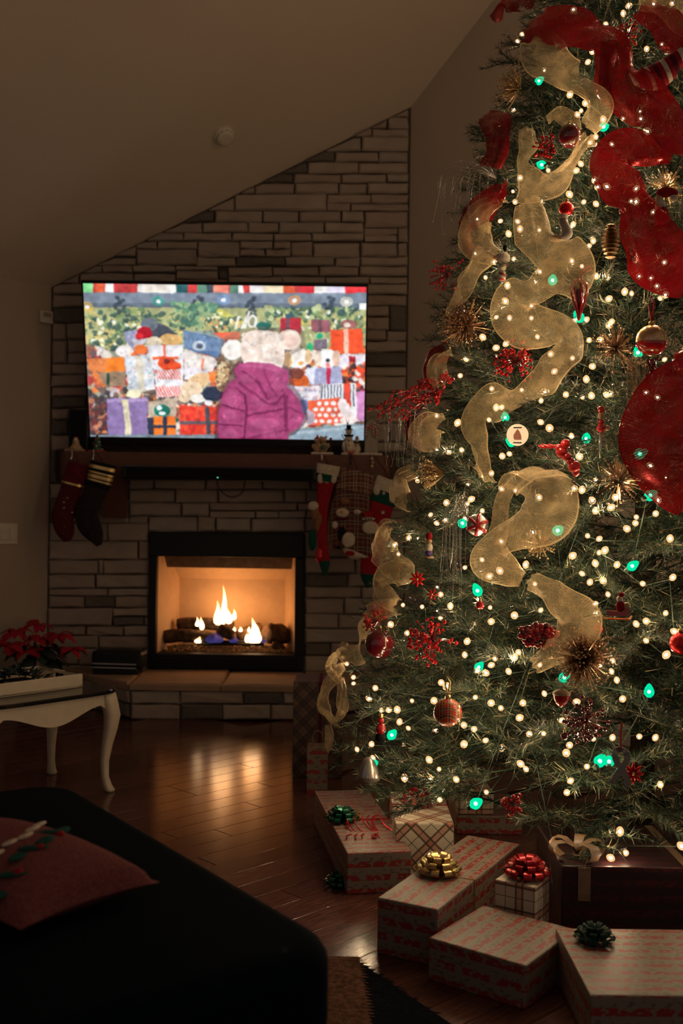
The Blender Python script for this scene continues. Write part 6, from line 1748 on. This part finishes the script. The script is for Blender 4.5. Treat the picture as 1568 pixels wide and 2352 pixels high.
# ------------------------------------------------------------------ sprays and picks
def burst(label, px, py, R_, off, mat_s, mat_b, n=40, br=.005, out=.6, name='berry_pick', cat='tree decoration'):
    p = surf(px, py, off); o = thing(name, label, cat, p)
    nn = tnorm(p)
    s_, b_ = MB(), MB()
    for q_ in range(n):
        d = Vector((random.gauss(0, 1), random.gauss(0, 1), random.gauss(0, 1))).normalized()
        d = (d + nn * out).normalized(); L_ = R_ * random.uniform(.55, 1)
        e = d * L_
        s_.tube([(0, 0, 0), e * .5 + Vector((0, 0, .004)), e], .0012, 3, cap=False)
        b_.ball(e, br * random.uniform(.7, 1.2), 1)
        if q_ % 2: b_.ball(e * .7, br * .8, 1)
    tag(s_.obj('stems', mat_s, o), kind='stuff'); tag(b_.obj('berries', mat_b, o, True), kind='stuff')
    return o
def k_at(px, py): return K_(surf(px, py))
burst('red berry starburst on the left silhouette beside the gold tail', 1030, 632, 46 * k_at(1030, 632), .02, M['red_dark'], M['red_gloss'], 36, .0055)
burst('red berry starburst low on the left of the tree', 992, 1470, 58 * k_at(992, 1470), .03, M['red_dark'], M['glit_red'], 60, .006)
burst('red berry starburst left of the second gold ribbon bend', 1185, 832, 52 * k_at(1185, 832), .02, M['red_dark'], M['glit_red'], 56, .006)
burst('dark red berry burst low beside the acorn ornament', 1345, 1655, 56 * k_at(1345, 1655), .02, M['red_dark'], M['red_dark'], 50, .006)
burst('orange red berry cluster at the low left edge by the ribbon swag', 868, 1425, 40 * k_at(868, 1425), .03, M['red_dark'], M['red_gloss'], 34, .006)
burst('small red berry pick between the U ribbon ends', 1265, 350, 46 * k_at(1265, 350), .03, M['red_dark'], M['glit_red'], 30, .005, 1.2)
burst('red berry pick on the gifts below the tree', 1175, 1842, 36 * k_at(1175, 1842), .03, M['red_dark'], M['red_gloss'], 26, .006)
burst('red glitter pick near the top right corner', 1440, 85, 40 * k_at(1440, 85), .02, M['red_dark'], M['glit_red'], 30, .005)
# branching berry spray reaching over the mantel
o = thing('berry_branch', 'red berry branch reaching left over the mantel holders', 'tree decoration', surf(1015, 905, .0))
st_, be_ = MB(), MB()
o0 = o.location.copy()
for (tx_, ty_) in [(845, 945), (870, 955), (905, 905), (935, 895), (890, 935), (960, 880), (925, 960), (985, 875), (1020, 860), (1035, 870), (900, 960), (860, 935), (955, 925), (1000, 925)]:
    e = P(tx_, ty_, o0.y + random.uniform(-.06, .04)) - o0; mid = e * .5 + Vector((0, 0, .015))
    pth = catmull([(0, 0, 0), mid, e], 7); st_.tube(pth, .0016, 4, cap=False)
    for q_ in range(5, len(pth)): 
        for _ in range(2): be_.ball(pth[q_] + Vector((random.uniform(-1, 1), random.uniform(-1, 1), random.uniform(-1, 1))) * .010, random.uniform(.004, .0065), 1)
tag(st_.obj('stems', M['red_dark'], o), kind='stuff'); tag(be_.obj('berries', M['red_gloss'], o, True), kind='stuff')
def fan(label, px, py, R_, off, mat, n=150, dirv=None, spread=1.0, name='glitter_pick', w=.0022):
    p = surf(px, py, off); o = thing(name, label, 'tree decoration', p)
    nn = tnorm(p); s_ = MB()
    for q_ in range(n):
        d = Vector((random.gauss(0, 1), random.gauss(0, 1), random.gauss(0, 1))).normalized() * spread + nn * .5 + (dirv or Vector((0, 0, 0)))
        d.normalize(); L_ = R_ * random.uniform(.5, 1.05)
        u = d.cross(Vector((random.random(), random.random(), random.random()))).normalized() * w
        e = d * L_
        s_.add([-u * .4, u * .4, e * .6 + u, e, e * .6 - u], [(0, 1, 2, 3, 4)])
        s_.ball(e, .0028, 1)
    tag(s_.obj('strands', mat, o), kind='stuff')
    return o
fan('bronze glitter fan on the left silhouette above a red loop', 1072, 748, 66 * k_at(1072, 748), .02, M['glit_brown'], 260, None, .8)
fan('large bronze glitter starburst low on the right', 1338, 1512, 78 * k_at(1338, 1512), .04, M['glit_brown'], 420)
fan('copper glitter spray above the left gold loop by the stockings', 1020, 1090, 62 * k_at(1020, 1090), .02, M['glit_gold'], 170, Vector((-.6, 0, -.1)), .7)
fan('brown glitter leaf pick between two green bulbs at right', 1420, 1105, 60 * k_at(1420, 1105), .02, M['glit_brown'], 150, Vector((.3, 0, .2)), .8)
fan('gold glitter spray in the open tangle above the beaded icicle', 1415, 800, 62 * k_at(1415, 800), .02, M['glit_brown'], 90, None, .9)
fan('green glitter pick at the left silhouette near the topmost green bulb', 1195, 205, 60 * k_at(1195, 205), .0, M['glit_gold'], 120, Vector((-.5, 0, 0)), .9)
fan('gold glitter pick right of the low tartan ball', 1240, 1250, 44 * k_at(1240, 1250), .0, M['glit_gold'], 80)
fan('bronze glitter pick at the right edge above the red bulge', 1530, 430, 50 * k_at(1530, 430), .0, M['glit_gold'], 80)
def droop(label, px, py, W_, H_, mat, n=26, side=-1, off=.0):
    p = surf(px, py, off); o = thing('tinsel_spray', label, 'tree decoration', p); k = K_(p)
    s_, b_ = MB(), MB()
    for q_ in range(n):
        x1 = side * W_ * random.uniform(.15, 1) * k; h = H_ * random.uniform(.5, 1) * k; y1 = random.uniform(-.06, .06)
        pk = .35 * H_ * k * random.uniform(.2, 1)
        pth = catmull([(0, 0, 0), (x1 * .45, y1 * .5, pk), (x1 * .9, y1, pk * .4), (x1 * random.uniform(.9, 1.06), y1, -h * .5), (x1 * random.uniform(.75, 1.15), y1, -h)], 6)
        s_.tube(pth, .0006, 3, cap=False)
        for c in pth[6::1]:
            if random.random() < .4: b_.ball(c, random.uniform(.001, .0022), 1)
    tag(s_.obj('strands', mat, o), kind='stuff'); tag(b_.obj('glitter_beads', mat, o), kind='stuff')
droop('silver drooping tinsel spray arching off the upper left silhouette', 1140, 410, 140, 130, M['glit_silver'], 30)
droop('silver drooping tinsel spray hanging over the mantel end', 985, 955, 110, 130, M['glit_silver'], 24)
droop('silver tinsel spray hanging in the middle of the tree left of the big gold loop', 1075, 1195, 60, 190, M['glit_silver'], 26, -1, .05)
droop('dark tinsel spray hanging in the right half under the gold tangle', 1440, 850, 40, 120, M['glit_brown'], 20, 1, .04)
# frosted fir sprig over the holders
o = thing('frosted_sprig', 'frosted fir sprig pointing left above the mantel holders', 'tree decoration', P(935, 955, surf(960, 950).y + .1))
s_ = MB(); 
for (ex, ey) in [(868, 945), (880, 965), (895, 940)]:
    e = P(ex, ey, o.location.y + .05) - o.location
    s_.tube([(0, 0, 0), e], .002, 4)
    for q_ in range(26):
        t = random.uniform(.2, 1); d = Vector((random.gauss(-.5, .6), random.gauss(0, .6), random.gauss(0, .8))).normalized() * .028
        s_.tube([e * t, e * t + d], [.0016, .0004], 3, cap=False)
tag(s_.obj('needles', plain('frosted_needles', (.32, .28, .20), .7), o), kind='stuff')
# ------------------------------------------------------------------ gifts on the floor
def quad_box(pts, z0, z1, bev=.004):
    mb = MB()
    c = sum(pts, Vector((0, 0, 0))) / 4
    def ring(z, k): return [Vector((p.x + (c.x - p.x) / max((c - p).length, .01) * k, p.y + (c.y - p.y) / max((c - p).length, .01) * k, z)) for p in pts]
    mb.loft([ring(z0, bev), ring(z0 + bev, 0), ring(z1 - bev, 0), ring(z1, bev)])
    return mb
def loop_strip(V, Fc, a, L_, h, w, tilt):
    n = 9; base_ = len(V)
    ca, sa = math.cos(a), math.sin(a)
    for i in range(n):
        t = i / (n - 1); ang = math.pi * 2 * t
        r = L_ * .5 * (1 - math.cos(ang)); z = h * math.sin(ang) * .5 + tilt * r + h * .25
        for s in (-1, 1):
            ww = w * (.35 + .65 * math.sin(math.pi * t)) * s
            V.append((r * ca - ww * sa, r * sa + ww * ca, z))
    for i in range(n - 1): Fc.append((base_ + i * 2, base_ + i * 2 + 1, base_ + i * 2 + 3, base_ + i * 2 + 2))
def bow(parent, loc, R_, mat, n=9, name='bow'):
    V, Fc = [], []
    for tier, (m_, f_, tl_) in enumerate(((n, 1.0, .15), (n - 2, .8, .55), (n - 4, .55, 1.2))):
        for q_ in range(max(m_, 3)):
            loop_strip(V, Fc, 2 * math.pi * q_ / max(m_, 3) + tier * .4 + random.uniform(-.12, .12), R_ * f_, R_ * .42, R_ * .17, tl_)
    o = link(name, mesh(name, V, Fc, mat, True), parent, loc)
    MB().ball((0, 0, R_ * .45), R_ * .16, 1).obj('knot', mat, o)
    return o
def gift(label, top_px, z1, mat, z0=0.0, name='wrapped_gift', square=True):
    """top_px: the four top corners as seen, going round; z1 height of the top"""
    pts = [PZ(a, b, z1) for a, b in top_px]
    if square:      # make the footprint a true rectangle
        c = sum(pts, Vector((0, 0, 0))) / 4
        u = ((pts[1] - pts[0]) + (pts[2] - pts[3])) / 2; v_ = ((pts[3] - pts[0]) + (pts[2] - pts[1])) / 2
        un = u.normalized(); v2 = v_ - un * v_.dot(un)
        pts = [c - u / 2 - v2 / 2, c + u / 2 - v2 / 2, c + u / 2 + v2 / 2, c - u / 2 + v2 / 2]
    c = sum(pts, Vector((0, 0, 0))) / 4
    u = pts[1] - pts[0]
    rz = math.atan2(u.y, u.x)
    o = thing(name, label, 'gift', (c.x, c.y, z0), rz, group='wrapped gifts under the tree')
    Mi = Matrix.Rotation(-rz, 3, 'Z')
    loc = [Mi @ Vector((p.x - c.x, p.y - c.y, 0)) for p in pts]
    sx_ = max(p.x for p in loc); sy_ = max(p.y for p in loc)
    h = z1 - z0
    MB().box((0, 0, h / 2), (2 * sx_, 2 * sy_, h), .004).obj('wrapped_box', mat, o)
    for s in (-1, 1):     # folded paper flaps on the two ends
        MB().loft([[Vector((s * sx_, -sy_ * .8, h * .12)), Vector((s * sx_, sy_ * .8, h * .12)), Vector((s * sx_, 0, h * .92))], [Vector((s * (sx_ + .0015), -sy_ * .8, h * .12)), Vector((s * (sx_ + .0015), sy_ * .8, h * .12)), Vector((s * (sx_ + .0015), 0, h * .92))]]).obj('folded_flap', mat, o)
    return o, sx_, sy_, h
def band(o, sx_, sy_, h, axis, pos, w, mat):
    e = .0012
    if axis == 'x':    # runs across x at a y position
        MB().box((0, pos, h / 2), (2 * sx_ + 2 * e, w, h + 2 * e), 0).obj('ribbon_band', mat, o)
    else:
        MB().box((pos, 0, h / 2), (w, 2 * sy_ + 2 * e, h + 2 * e), 0).obj('ribbon_band', mat, o)
# long printed gift at the left
o, a, b, h = gift('long gift in red figured paper with green curled bow, furthest left', [(725, 1961), (866, 1959), (909, 1810), (781, 1816)], .12, M['paper_print'])
band(o, a, b, h, 'x', -.02, .012, M['foil_red']); bow(o, (-.06, -.03, h), .055, M['foil_green'], 10); bow(o, (-.02, -.01, h), .030, M['foil_gold'], 8)
cr = MB()
for q_ in range(8):
    a0 = random.uniform(-.05, .06); pth = [(a0 + .010 * math.cos(i * 1.1) + i * .004 * (q_ % 3 - 1), -.03 - i * .022 + .006 * math.sin(i * 1.1), h + .016 + .008 * math.sin(i * .9) - .002 * i) for i in range(10)]
    cr.tube(pth, .002, 4, cap=False)
cr.obj('curling_ribbon', M['foil_red'], o)
# upright white plaid gift
x0_, x1_ = P(907, 1950, 3.18).x, P(1042, 1950, 3.18).x
def axis_gift(label, x0, x1, y0, y1, z0, z1, mat, rz=0.0, name='wrapped_gift'):
    o = thing(name, label, 'gift', ((x0 + x1) / 2, (y0 + y1) / 2, z0), rz, group='wrapped gifts under the tree')
    h = z1 - z0; a, b = (x1 - x0) / 2, (y1 - y0) / 2
    MB().box((0, 0, h / 2), (2 * a, 2 * b, h), .004).obj('wrapped_box', mat, o)
    for s in (-1, 1):
        MB().loft([[Vector((s * a, -b * .8, h * .1)), Vector((s * a, b * .8, h * .1)), Vector((s * a, 0, h * .9))], [Vector((s * (a + .0015), -b * .8, h * .1)), Vector((s * (a + .0015), b * .8, h * .1)), Vector((s * (a + .0015), 0, h * .9))]]).obj('folded_flap', mat, o)
    return o, a, b, h
o, a, b, h = axis_gift('upright white plaid gift with a dark red bow in the middle of the pile', x0_, x1_, 3.18, 3.54, 0, .175, M['plaid_white'])
bow(o, (-.005, .02, h), .060, M['foil_red'], 10); band(o, a, b, h, 'x', .02, .008, M['foil_red'])
# long gift with gold bow
o, a, b, h = gift('long gift in red figured paper with a gold bow, lying diagonally', [(983, 2104), (1184, 1948), (1084, 1908), (889, 2048)], .14, M['paper_print'])
bow(o, (-.06, .02, h), .062, M['foil_gold'], 11); band(o, a, b, h, 'y', -.06, .006, M['foil_gold'])
# flat gift
gift('flat unadorned gift in red figured paper, front middle', [(1184, 2236), (1303, 2148), (1131, 2066), (1009, 2138)], .10, M['paper_print'])
# right front gift with green bow
o, a, b, h = gift('wide gift in red figured paper with a dark green bow, front right corner', [(1309, 2284), (1640, 2290), (1620, 2134), (1315, 2132)], .12, M['paper_print'])
bow(o, (-a * .52, b * .55, h), .048, plain('dark_green_bow', (.006, .03, .022), .7, spec=.15), 10)
# small plaid gift with a bright red bow
cx_, cy_ = .478, 2.745
o, a, b, h = axis_gift('small pale check gift with a bright red bow', cx_ - .055, cx_ + .055, cy_ - .05, cy_ + .05, 0, .165, M['plaid_white2'], rad(-32))
bow(o, (.005, .015, h), .062, M['foil_red'], 11)
# stacked pair behind
o, a, b, h = axis_gift('low gift in red figured paper under the white check box', .41, .635, 3.66, 3.95, 0, .065, M['paper_print'])
o, a, b, h = axis_gift('white check gift stacked on the low red figured one', .405, .53, 3.66, 3.90, .0655, .145, M['plaid_white2'], rad(3))
# big dark red gift with tan bow
o, a, b, h = axis_gift('big dark maroon gift with a tan ribbon, under the right branches', .575, 1.02, 2.72, 3.08, 0, .205, M['paper_maroon'])
band(o, a, b, h, 'y', .10, .022, M['satin_tan'])
V, Fc = [], []
for an in (.2, 1.2, 2.4, 3.4, 5.2): loop_strip(V, Fc, an, .075, .05, .016, .25)
link('bow', mesh('bow', V, Fc, M['satin_tan'], True), o, (-a + .05, -b + .06, h))
MB().box((-a + .055, -b - .004, h - .045), (.032, .003, .085), .001).obj('ribbon_tail', M['satin_tan'], o)
# gift with jingle decoration further right
o, a, b, h = axis_gift('dark gift with a glittery ornament tied on, at the right edge', 1.03, 1.35, 2.78, 3.10, 0, .24, M['paper_maroon'])
bow(o, (-a + .06, -b + .05, h), .05, M['foil_green'], 8)
MB().ball((0, 0, 0), 1, 2, 0, (.022, .012, .035)).obj('tied_ornament', M['glit_red'], o, True, loc=(-a + .10, -b - .012, h - .04))
# tall check gift by the hearth and the floral bag before it
xa, xb = P(672, 1700, 4.40).x, P(786, 1700, 4.40).x
o, a, b, h = axis_gift('tall brown check gift standing by the hearth', xa, xb, 4.40, 4.62, 0, .40, M['plaid_dark'])
band(o, a, b, h, 'y', .01, .014, M['maroon_felt'])
xa, xb = P(705, 1740, 4.15).x, P(752, 1740, 4.15).x
o = thing('gift_bag', 'floral paper gift bag with cord handle before the tall check gift', 'gift bag', ((xa + xb) / 2, 4.20, 0), group='wrapped gifts under the tree')
w_ = (xb - xa) / 2
MB().loft([[Vector((-w_, -.04, 0)), Vector((w_, -.04, 0)), Vector((w_, .04, 0)), Vector((-w_, .04, 0))], [Vector((-w_ * 1.02, -.045, .18)), Vector((w_ * 1.02, -.045, .18)), Vector((w_ * 1.02, .045, .18)), Vector((-w_ * 1.02, .045, .18))]]).obj('bag', M['paper_floral'], o)
MB().tube(catmull([(-.02, -.045, .175), (-.015, -.05, .24), (.015, -.05, .24), (.02, -.045, .175)], 5), .002, 5).obj('handle', M['satin_tan'], o)
# gift peeping out behind
axis_gift('small green striped gift behind the furthest left one', .12, .24, 3.86, 4.02, 0, .19, stripes_mat('green_striped_paper', (.16, .16, .10, 1), (.30, .03, .02, 1), 18, 0, .15))
# bows and ribbon lying on the floor
o = thing('loose_bow', 'green foil bow lying on the floor before the furthest left gift', 'bow', PZ(778, 2034, 0.0))
bow(o, (0, 0, .002), .045, M['foil_green'], 9)
o = thing('curled_ribbon', 'loose curled red and silver ribbon on the floor beside the green bow', 'ribbon', PZ(800, 2010, 0.0))
MB().tube([(.022 * math.cos(i * .9) + i * .004, .022 * math.sin(i * .9) - i * .002, .006 + .02 * abs(math.sin(i * .45))) for i in range(18)], .003, 5).obj('curl', M['foil_red'], o, True)
